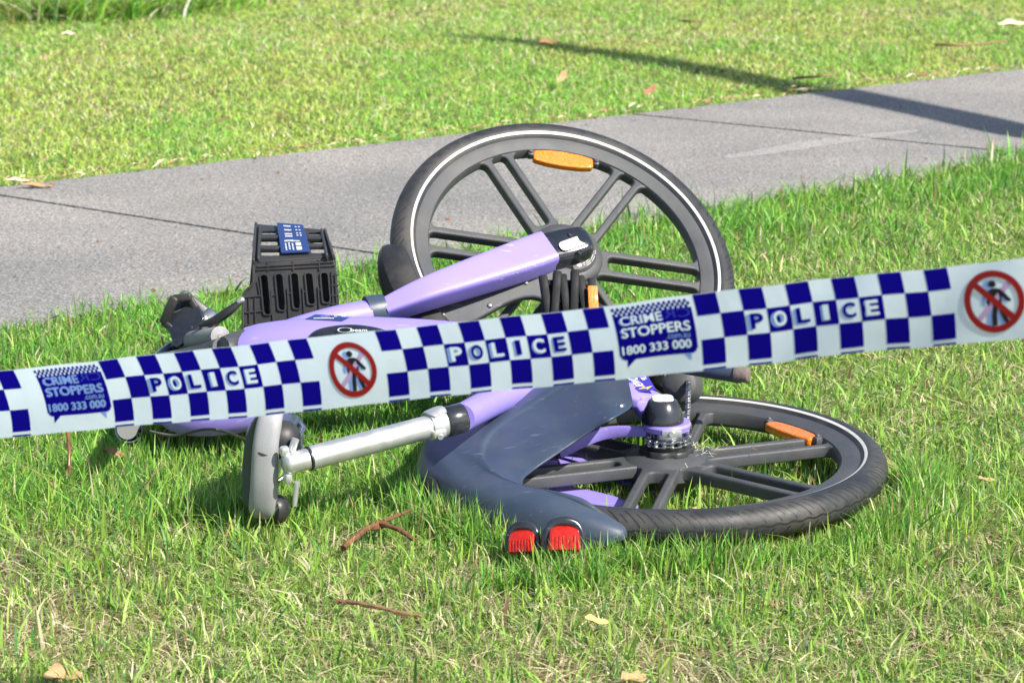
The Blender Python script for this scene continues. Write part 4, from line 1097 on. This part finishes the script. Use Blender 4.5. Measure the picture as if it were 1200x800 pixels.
def sign(ac, rad_a, tc, rad_t):
    mb = MB(); E = .0004; n_ = 64
    P = lambda u, v, e: tape_pt(ac + rad_a * u, tc + rad_t * v, e)
    V = []
    for i in range(n_):
        a = 2 * math.pi * i / n_
        for r_ in (1.0, .90, .79): V.append(P(r_ * math.cos(a), r_ * math.sin(a), .0012))
    mb.add(V, [(i * 3 + k, ((i + 1) % n_) * 3 + k, ((i + 1) % n_) * 3 + k + 1, i * 3 + k + 1) for i in range(n_) for k in range(2)], 5)
    def bar(sx_, e, mi, w_=.105):
        c = math.cos(R(45)); V = []
        for i in range(9):
            s = -.84 + 1.68 * i / 8
            V += [P(sx_ * (s * c - w_ * c), s * c + w_ * c, e), P(sx_ * (s * c + w_ * c), s * c - w_ * c, e)]
        mb.add(V, [(2 * i, 2 * i + 1, 2 * i + 3, 2 * i + 2) for i in range(8)], mi)
    bar(-1, .0006, 4, .085); bar(1, .0011, 5, .105)
    def figure(dx, e, mi):
        V = [P(dx + .125 * math.cos(R(20 * i)), -.56 + .115 * math.sin(R(20 * i)), e) for i in range(18)]; mb.add(V, [tuple(range(18))], mi)
        def poly(pts): mb.add([P(dx + x, y, e) for x, y in pts], [tuple(range(len(pts)))], mi)
        poly([(-.06, -.42), (.12, -.42), (.28, -.36), (.22, .16), (-.06, .16), (-.10, -.30)])                 # torso
        poly([(.20, -.38), (.32, -.30), (.56, .00), (.50, .06), (.42, .03), (.20, -.20)])                      # arm to the right
        poly([(-.02, -.42), (-.18, -.34), (-.27, -.02), (-.24, .12), (-.18, .12), (-.16, -.02), (-.04, -.26)]) # arm to the left
        poly([(-.06, .15), (.09, .15), (.04, .45), (.04, .78), (-.12, .78), (-.12, .45)])                      # leg
        poly([(.07, .15), (.22, .15), (.30, .40), (.46, .70), (.32, .76), (.18, .46)])                         # leg
    figure(-.16, .0005, 2); figure(.0, .0009, 6)
    mb.build('prohibition_sign', M_TRED, tape, mats=PM, smooth=0)
sign(400.5, 27.5, .50, .385); sign(-5 - 290 + 30, 26, .50, .385) if False else None
sign(1157, 35.5, .50, .395)

# ================================================================== TWIGS AND FALLEN LEAVES
M_TWIG = mat('dry_reddish_twig', (0.17, 0.075, 0.035), .9, bump=1, bscale=260, var=.7, vscale=60)
M_TWIG2 = mat('dry_tan_twig', (0.25, 0.14, 0.075), .9, bump=1, bscale=260, var=.6, vscale=60)
def jag(pts, r0, r1, amp=.003, n=14):
    rows = catmull([(*p,) for p in pts], n); out = []
    for i, p in enumerate(rows):
        t = i / (len(rows) - 1)
        r = (r0 + (r1 - r0) * t) * random.uniform(.82, 1.2) * .85; out.append((Vector(p) + Vector([random.uniform(-amp, amp) * .4 for _ in range(3)]), r, r))
    return out
def twig(paths, label, m, name='twig'):
    mb = MB()
    for pts, r0, r1 in paths: sweep(mb, jag(pts, r0, r1, .0022, n=7), n=7, sub=1)
    o = mb.build(name, m, smooth=25); tag(o, label, 'twig', 'dry twigs on the near lawn'); return o
twig([([atz(402, 641, .03), atz(430, 619, .038), atz(446, 612, .040), atz(482, 597, .05)], .0052, .0026), ([atz(446, 612, .040), atz(470, 622, .035), atz(487, 633, .03)], .0048, .0034),
      ([atz(434, 618, .035), atz(452, 615, .034)], .0062, .0045)], 'forked rusty brown twig lying in the grass left of the red tail lights', M_TWIG)
twig([([atz(395, 704, .03), atz(430, 708, .034), atz(462, 716, .032), atz(495, 722, .028)], .0042, .0026)], 'straight tan twig lying in the grass below the forked twig', M_TWIG2)
twig([([atz(80, 505, .07), atz(81, 530, .045), atz(82, 565, .01)], .004, .003)], 'thin reddish stem standing in the grass below the left end of the tape', M_TWIG)
def leafcol(n, c): return mat('leaf_' + n, c, .75, var=.25, vscale=90, bump=.3, bscale=200)
LC = {'tan': leafcol('tan', (.40, .27, .14)), 'pale': leafcol('pale', (.66, .58, .42)), 'brown': leafcol('brown', (.30, .15, .08)), 'yellow': leafcol('yellow', (.66, .50, .16)),
      'pink': leafcol('pink', (.30, .17, .10)), 'red': leafcol('red', (.24, .11, .055))}
def leaf(px, py, z, ln, wd, rot, c, label, curl=.25, tilt=.2, roll=.0):
    p = atz(px, py, z * .8); ln *= .68 if p.y > 5.5 else .8; wd *= .6; mb = MB(); V = []; n_ = 12
    Mx = Matrix.Translation(p) @ Matrix.Rotation(rot, 4, 'Z') @ Matrix.Rotation(tilt, 4, 'Y') @ Matrix.Rotation(roll, 4, 'X')
    for i in range(n_ + 1):
        t = i / n_; w_ = wd * .5 * math.sin(math.pi * (t * .92 + .04)) ** .8; zz = curl * ln * (t - .5) ** 2
        for k in (-1, -.5, 0, .5, 1): V.append(Mx @ Vector(((t - .5) * ln, k * w_ * (1 + .25 * math.sin(9 * t + rot * 5 + k * 2)) + .05 * ln * math.sin(t * 4 + rot), zz + abs(k) ** 1.5 * w_ * .6 + .10 * wd * math.sin(11 * t + 3 * k + rot * 3))))
    mb.add(V, [(i * 5 + k, (i + 1) * 5 + k, (i + 1) * 5 + k + 1, i * 5 + k + 1) for i in range(n_) for k in range(4)])
    o = mb.build('fallen_leaf', LC[c], smooth=60); md = o.modifiers.new('thickness', 'SOLIDIFY'); md.thickness = .0008
    tag(o, label, 'leaf', 'fallen leaves on the lawns'); return o
leaf(697, 728, .035, .045, .020, .5, 'yellow', 'curled yellow leaf on the near grass below the tail lights', .5, .3, .5)
leaf(134, 532, .04, .045, .026, .3, 'pink', 'crumpled pinkish leaf in the grass beside the bell', .6, .4, .5)
leaf(817, 597, .03, .022, .012, .2, 'tan', 'small tan leaf lying inside the flat rear wheel', .4, .3, .3)
leaf(866, 532, .035, .05, .022, 1.0, 'pale', 'pale curled leaf in the grass between the rear wheel spokes', .6, .3, .4)
leaf(1078, 546, .035, .045, .02, .1, 'red', 'reddish leaf in the grass right of the rear tyre', .4, .2, .3)
leaf(1155, 563, .035, .045, .02, .7, 'tan', 'tan leaf in the near grass at the right edge', .4, .2, .3)
leaf(658, 91, .05, .10, .035, 1.1, 'tan', 'upright tan leaf on the far lawn above the front wheel', .5, -.7, .7)
leaf(761, 107, .05, .09, .035, .9, 'brown', 'brown leaf on the far lawn close to the path edge', .4, -.5, .7)
leaf(641, 51, .04, .10, .05, .3, 'brown', 'brown leaf lying in the shadow stripe on the far lawn', .3, .1, .4)
leaf(1187, 30, .05, .19, .07, .15, 'pale', 'large pale leaf at the top right corner of the lawn', .2, .0, .3)
leaf(20, 213, .03, .09, .035, .2, 'pale', 'pale leaf on the grass beside the far edge of the path', .3, .1, .2)
leaf(42, 219, .03, .12, .035, .1, 'tan', 'long tan leaf on the grass at the left start of the path joint', .3, .1, .2)
leaf(80, 41, .04, .08, .05, .1, 'pale', 'white blotch of a leaf below the long grass clumps', .3, .1, .2)
leaf(72, 794, .022, .06, .045, .3, 'tan', 'blurred tan leaf at the bottom left corner', .3, .1, .3)
leaf(742, 796, .022, .05, .035, .8, 'tan', 'blurred tan leaf at the bottom edge right of centre', .3, .1, .3)
def bark(pts, label, r=.006):
    mb = MB(); sweep(mb, jag(pts, r, r * .5, n=5), n=8, sub=1); o = mb.build('bark_strip', LC['pink'], smooth=50)
    tag(o, label, 'bark strip', 'bark strips on the far lawn')
bark([atz(1096, 52, .04), atz(1130, 53, .045), atz(1180, 48, .03)], 'long reddish bark strip on the far lawn near the top right')
bark([atz(930, 92, .03), atz(955, 90, .04), atz(980, 87, .03)], 'reddish bark strip on the far lawn beside the path where the shadow crosses')
bark([atz(800, 24, .04), atz(815, 25, .045), atz(828, 24, .03)], 'short reddish bark strip on the far lawn above the shadow')
# bark([atz(515, 119, .03), atz(540, 116, .035), atz(565, 117, .03)], 'thin reddish bark strip on the lawn behind the front wheel', .006)

# grit and small bits on the path
mb = MB()
for k in range(900):
    x = random.uniform(-2.0, 2.4); near = random.random() < .55
    y0, y1 = edge_y(L0, L1, x), edge_y(U0, U1, x); t = min(1, abs(random.gauss(0, .07))) if near else random.random(); t = t if random.random() < .6 else 1 - t
    c = Vector((x, y0 + (y1 - y0) * t, .021)); sz = random.uniform(.0012, .0045) * (1 if random.random() < .93 else 2.2); a = random.uniform(0, 6.3)
    e1 = Vector((math.cos(a), math.sin(a), 0)) * sz; e2 = Vector((-math.sin(a), math.cos(a), 0)) * sz * random.uniform(.3, .9); up_ = Vector((0, 0, sz * .6))
    mb.add([c - e1, c - e2, c + e1, c + e2, c + up_], [(0, 1, 4), (1, 2, 4), (2, 3, 4), (3, 0, 4)], random.choice((0, 1, 1, 2, 3)))
o = mb.build('path_grit', None, mats=[LC['tan'], LC['red'], LC['brown'], mat('grit_stone', (.16, .155, .15), .9)], smooth=0); tag(o, 'scattered grit and crumbs of leaf on the concrete path', 'grit', kind='stuff')
# litter along the far edge of the path
mb = MB()
for k in range(420):
    x = random.uniform(-2.2, 2.6); y = edge_y(U0, U1, x) + random.gauss(.015, .03); l = random.uniform(.008, .05); a = math.atan2((U1 - U0).y, (U1 - U0).x) + random.gauss(0, .5)
    Mx = Matrix.Translation((x, y, .026 + random.random() * .012)) @ Matrix.Rotation(a, 4, 'Z') @ Matrix.Rotation(random.uniform(-.3, .3), 4, 'Y')
    h = l * random.uniform(.12, .35)
    mb.add([Mx @ Vector(q_) for q_ in ((-l / 2, 0, 0), (0, -h / 2, .003), (l / 2, 0, .001), (0, h / 2, .004))], [(0, 1, 2, 3)], random.choice((0, 0, 1, 2)))
o = mb.build('leaf_litter', None, mats=[LC['tan'], LC['red'], LC['pale']], smooth=0); tag(o, 'thin line of brown leaf litter along the far edge of the path', 'leaf litter', kind='stuff')

# ================================================================== LAWNS
def blade_mat(name='grass_blades', rough=.48, tr=.35):
    m = bpy.data.materials.new(name); m.use_nodes = True; N = m.node_tree.nodes; L = m.node_tree.links
    b = N['Principled BSDF']; b.inputs['Roughness'].default_value = rough; b.inputs['Specular IOR Level'].default_value = .45
    at_ = N.new('ShaderNodeAttribute'); at_.attribute_name = 'blade_colour'; L.new(at_.outputs['Color'], b.inputs['Base Color'])
    t = N.new('ShaderNodeBsdfTranslucent'); L.new(at_.outputs['Color'], t.inputs['Color'])
    mx = N.new('ShaderNodeMixShader'); mx.inputs[0].default_value = tr
    L.new(b.outputs[0], mx.inputs[1]); L.new(t.outputs[0], mx.inputs[2]); L.new(mx.outputs[0], N['Material Output'].inputs['Surface'])
    return m
M_BLADE = blade_mat()
def blades(name, x, y, h, wd, lean, colr, label, z0=0.0, segs=3, az=None, flat=None, obj_base=None, cat='grass', kind='stuff', group=None):
    """many grass blades in one mesh; all arguments are arrays"""
    n = len(x); az = rng.random(n) * 2 * np.pi if az is None else az
    face = rng.random(n) * np.pi
    dx, dy = np.cos(az), np.sin(az); px, py = np.cos(face), np.sin(face)
    rowsx, rowsy, rowsz = [], [], []
    ts = np.linspace(0, 1, segs + 1)
    V = np.zeros((n, 2 * segs + 1, 3))
    for i, t in enumerate(ts[:-1]):
        cx = x + dx * lean * h * t ** 1.7; cy = y + dy * lean * h * t ** 1.7; cz = z0 + h * (t - .35 * np.minimum(lean, 1.4) * t ** 2.2)
        ww = wd * (1 - t ** 1.6 * .8) * .5
        V[:, 2 * i] = np.stack([cx - px * ww, cy - py * ww, cz], 1); V[:, 2 * i + 1] = np.stack([cx + px * ww, cy + py * ww, cz], 1)
    V[:, -1] = np.stack([x + dx * lean * h, y + dy * lean * h, z0 + h * (1 - .35 * np.minimum(lean, 1.4))], 1)
    nv = 2 * segs + 1; idx = np.arange(n)[:, None] * nv
    loops = []; sizes = []
    quads = np.concatenate([idx + np.array([[2 * i, 2 * i + 1, 2 * i + 3, 2 * i + 2]]) for i in range(segs - 1)], 1).reshape(n, -1) if segs > 1 else np.zeros((n, 0), int)
    tri = idx + np.array([[2 * segs - 2, 2 * segs - 1, 2 * segs]])
    L_ = np.concatenate([quads, tri], 1); per = [4] * (segs - 1) + [3]
    sizes = np.tile(per, n); starts = np.concatenate([[0], np.cumsum(sizes)[:-1]])
    off = np.array(obj_base) if obj_base is not None else np.zeros(3)
    me = bpy.data.meshes.new(name); me.vertices.add(n * nv); me.vertices.foreach_set('co', (V - off).reshape(-1).astype(np.float32))
    me.loops.add(L_.size); me.loops.foreach_set('vertex_index', L_.reshape(-1).astype(np.int32))
    me.polygons.add(len(sizes)); me.polygons.foreach_set('loop_start', starts.astype(np.int32)); me.polygons.foreach_set('loop_total', sizes.astype(np.int32))
    me.polygons.foreach_set('use_smooth', np.ones(len(sizes), bool))
    me.update(calc_edges=True)
    ca = me.color_attributes.new('blade_colour', 'FLOAT_COLOR', 'POINT')
    c4 = np.ones((n, nv, 4), np.float32); c4[:, :, :3] = colr[:, None, :]
    ca.data.foreach_set('color', c4.reshape(-1))
    me.materials.append(M_BLADE)
    o = bpy.data.objects.new(name, me); COL.objects.link(o)
    if obj_base is not None: o.location = obj_base
    tag(o, label, cat, group, kind); return o

def colours(n, dry, lush, gain=1.0, spread=.7):
    """dry: probability of straw per blade; lush 0..1 towards deep fresh green"""
    g1 = np.array([0.36, 0.52, 0.10]); g2 = np.array([0.14, 0.46, 0.05]); g3 = np.array([0.085, 0.24, 0.055]); st = np.array([0.72, 0.64, 0.40]); br = np.array([0.34, 0.22, 0.12])
    a = rng.random(n)[:, None]; l = np.clip(lush + rng.normal(0, .25, n), 0, 1)[:, None]
    c = g1 * (1 - l) + g2 * l
    c = np.where(a < .20, g3, c)
    d = rng.random(n)
    c = np.where((d < dry)[:, None], st * (.6 + .6 * rng.random(n)[:, None]), c)
    c = np.where(((d > .97))[:, None], br, c)
    return np.clip(c * (1 + spread * (rng.random(n)[:, None] - .5)) * gain, 0, .92)

# trees of the solid things the blades must not grow through
bpy.context.view_layer.update()
bm = bmesh.new()
def walk(o):
    if o.type == 'MESH':
        t = bmesh.new(); t.from_mesh(o.data); bmesh.ops.transform(t, matrix=o.matrix_world, verts=t.verts[:])
        me = bpy.data.meshes.new('t'); t.to_mesh(me); bm.from_mesh(me); bpy.data.meshes.remove(me); t.free()
    for c in o.children: walk(c)
walk(bike)
BT = BVHTree.FromBMesh(bm); bm.free()

def near_lawn(N_, kind):
    # density falls with distance: sample y with weight
    y = 2.35 + (8.6 - 2.35) * rng.random(N_) ** 1.25
    x = (rng.random(N_) * 2 - 1) * (.55 + .255 * y); x = np.where((x > 0) & (rng.random(N_) < .22), x + .35 * y * .5 * rng.random(N_), x)
    ey = edge_y(L0, L1, x) + .010 + .07 * (vnoise(x, y * 0 + 3, 5, 51) - .5) + .05 * (vnoise(x, y * 0 + 3, 17, 52) - .5)
    jitter = rng.normal(0, .02, N_)
    k = y < ey + jitter; x, y, ey = x[k], y[k], ey[k]; n = len(x)
    big = fbm(x, y, 1.3, 3); mid = fbm(x, y, 5, 9); fine = fbm(x, y, 17, 21)
    de = ey - y
    # sparser, drier foreground; lush around the bicycle and up to the path
    fg = np.clip((3.85 - y) / .7, 0, 1)
    h = .024 + .030 * mid + .016 * np.clip(1 - de / .4, 0, 1) * np.clip((x + .3) / .6, .25, 1)
    lush = np.clip(.15 + .75 * np.clip((y - 3.6) / .8, 0, 1) * (mid * 1.2) , 0, 1)
    h = h * (1 - .30 * fg)
    # right side beyond the bike: shorter, yellow green
    rt = np.clip((x - .25) / .3, 0, 1) * np.clip((y - 3.7) / .4, 0, 1) * np.clip((de - .35) / .4, 0, 1)
    h = h * (1 - .35 * rt); lush = lush * (1 - .55 * rt)
    dry = .09 + .34 * fg * np.clip((fine * .5 + mid * .5 - .30) * 3.0, 0, 1) + .10 * np.clip((big - .5) * 3, 0, 1) + .06 * rt
    bare = (fine * .55 + mid * .45 > .56) & (fg > .15)
    keep = ~(bare & (rng.random(n) < (.72 if kind != 'thatch' else .35)))
    x, y, h, lush, dry = x[keep], y[keep], h[keep], lush[keep], dry[keep]; n = len(x)
    h = h * (.5 + .85 * rng.random(n)); lean = np.abs(rng.normal(.6, .5, n)); dry0 = dry; dry = dry * .62
    if kind == 'tall':
        h = h * 1.45 + .010; lean = np.abs(rng.normal(.55, .4, n)); dry = dry * .7
    if kind == 'thatch':
        h = .012 + .022 * rng.random(n); lean = rng.uniform(1.2, 2.6, n); dry = np.clip(dry0 * 1.7 + .30, 0, .92)
    wd = rng.uniform(.0015, .0037, n) * (1 + .12 * (y - 3))
    if kind == 'tall': wd = wd * 1.45
    # keep blades clear of the bicycle
    bx = (x > -1.0) & (x < .75) & (y > 3.4) & (y < 5.2)
    for i in np.nonzero(bx)[0]:
        hit = BT.ray_cast(Vector((x[i], y[i], .0)), Vector((0, 0, 1)), .12)
        if hit[0] is not None:
            h[i] = max(.004, min(h[i], hit[0].z * .85)); lean[i] = min(lean[i], .25)
    return x, y, h, wd, lean, colours(n, dry, lush)
a = near_lawn(370000, 'mid'); b_ = near_lawn(22000, 'tall'); c = near_lawn(200000, 'thatch')
def edge_tufts():
    # grass standing close against the flat wheel, the mudguard and the saddle
    n = 4200; th = np.radians(rng.uniform(150, 368, n)); r = .339 + .046 + np.abs(rng.normal(0, .028, n)) - .012 * (np.degrees(th) > 256)
    x = Cr.x + r * np.cos(th); y = Cr.y + r * np.sin(th)
    n2 = 700; xs = rng.normal(-.38, .07, n2); ys = atz(315, 605, 0).y - .012 - np.abs(rng.normal(0, .03, n2)); x = np.concatenate([x, xs]); y = np.concatenate([y, ys])
    n3 = 900; xs = rng.uniform(-.64, -.36, n3); ys = atz(240, 512, 0).y - .01 - np.abs(rng.normal(0, .03, n3)); x = np.concatenate([x, xs]); y = np.concatenate([y, ys]); n = len(x)
    xs = rng.uniform(-.04, .13, 420); ys = rng.uniform(3.43, 3.475, 420); x = np.concatenate([x, xs]); y = np.concatenate([y, ys]); n = len(x)
    h = rng.uniform(.034, .078, n) * (.6 + .8 * vnoise(x, y, 9, 77)); lean = np.abs(rng.normal(.4, .3, n))
    return x, y, h, rng.uniform(.0018, .0036, n), lean, colours(n, np.full(n, .10), np.full(n, .5))
d_ = edge_tufts()
J = [np.concatenate([p, q_, r_, t_]) for p, q_, r_, t_ in zip(a, b_, c, d_)]
blades('near_grass', *J, 'lush near lawn of mixed green and straw blades under and around the bicycle')

def far_lawn(N_):
    y = 6.0 + (16 - 6.0) * rng.random(N_) ** 1.3; x = (rng.random(N_) * 2 - 1) * (.6 + .26 * y)
    ey = edge_y(U0, U1, x) + .012 + rng.normal(0, .012, N_)
    k = y > ey; x, y, ey = x[k], y[k], ey[k]; n = len(x)
    big = fbm(x * .7, y, 1.3, 33); mid = fbm(x, y * .5, 3.5, 39); fine = fbm(x, y, 12, 41)
    h = (.009 + .016 * mid + .010 * fine) * (.6 + .8 * rng.random(n)); lush = np.clip(.05 + (mid - .42) * 4.0, 0, 1)
    dry = .09 + .22 * np.clip((big - .45) * 4, 0, 1) * np.clip(fine + .2, 0, 1)
    return x, y, h, rng.uniform(.0028, .0050, n), np.abs(rng.normal(1.2, .6, n)), colours(n, dry, lush * .55, np.array([1.50, 1.32, 1.40]), .35)
blades('far_grass', *far_lawn(480000), 'short mown lawn beyond the path', segs=2)

# strappy clumps at the top left
cl_spots = [(-40, 20, .36), (25, 24, .34), (85, 24, .32), (140, 20, .33), (192, 14, .30), (245, 9, .28)]
cl_lab = ['leftmost of the strappy grass clumps at the top left edge', 'strappy clump with dry bent leaves, second from the left edge', 'straw coloured strappy clump third from the left edge',
          'green strappy clump in the middle of the top left row', 'strappy clump with arching yellow leaves, second from the right in the top left row', 'rightmost and smallest strappy clump of the top left row']
for i, (px, py, hh) in enumerate(cl_spots):
    c = atz(px, py, 0); n = 420; rr = np.abs(rng.normal(0, .15, n)); th = rng.random(n) * 2 * np.pi
    x = c.x + rr * np.cos(th); y = c.y + .05 + rr * np.sin(th) * .8
    cols = colours(n, np.full(n, .42 if i in (1, 2, 4) else .22), np.full(n, .35), 1.5)
    blades('strappy_grass_clump', x, y, rng.uniform(.25, 1, n) * hh, rng.uniform(.007, .014, n), rng.uniform(.3, 2.2, n), cols, cl_lab[i], segs=5, az=th + rng.normal(0, .5, n),
           obj_base=(c.x, c.y + .05, 0), cat='grass clump', kind='thing', group='strappy grass clumps behind the far lawn')

# ================================================================== SLENDER LEANING TREE (out of the frame, its shadow crosses the path)
def hor(d): return Vector((to_sun.x, to_sun.y, 0)) / to_sun.z * d
G_ = [(1700, 262, 0.0, .085), (1500, 214, .9, .082), (1350, 185, 1.6, .080), (1200, 163, 2.2, .078), (1100, 141, 2.7, .076), (980, 116, 3.2, .074), (900, 99, 3.5, .074), (800, 79, 3.8, .072), (700, 63, 4.1, .066), (600, 50, 4.4, .050), (510, 43, 4.6, .012)]
pts = []
for px, py, h, r in G_:
    g = atz(px, py, 0); r = r * 1.15 + .008; pts.append((g + hor(h) + Vector((0, 0, h)), r, r))
tree = empty('leaning_tree', pts[0][0]); tag(tree, 'slender bare leaning tree beside the path that throws a curved shadow', 'tree')
mb = MB(); sweep(mb, pts, n=14, sub=5)
mb.build('trunk', mat('tree_bark', (.22, .17, .13), .9, bump=1, bscale=60, var=.3, vscale=20), tree)
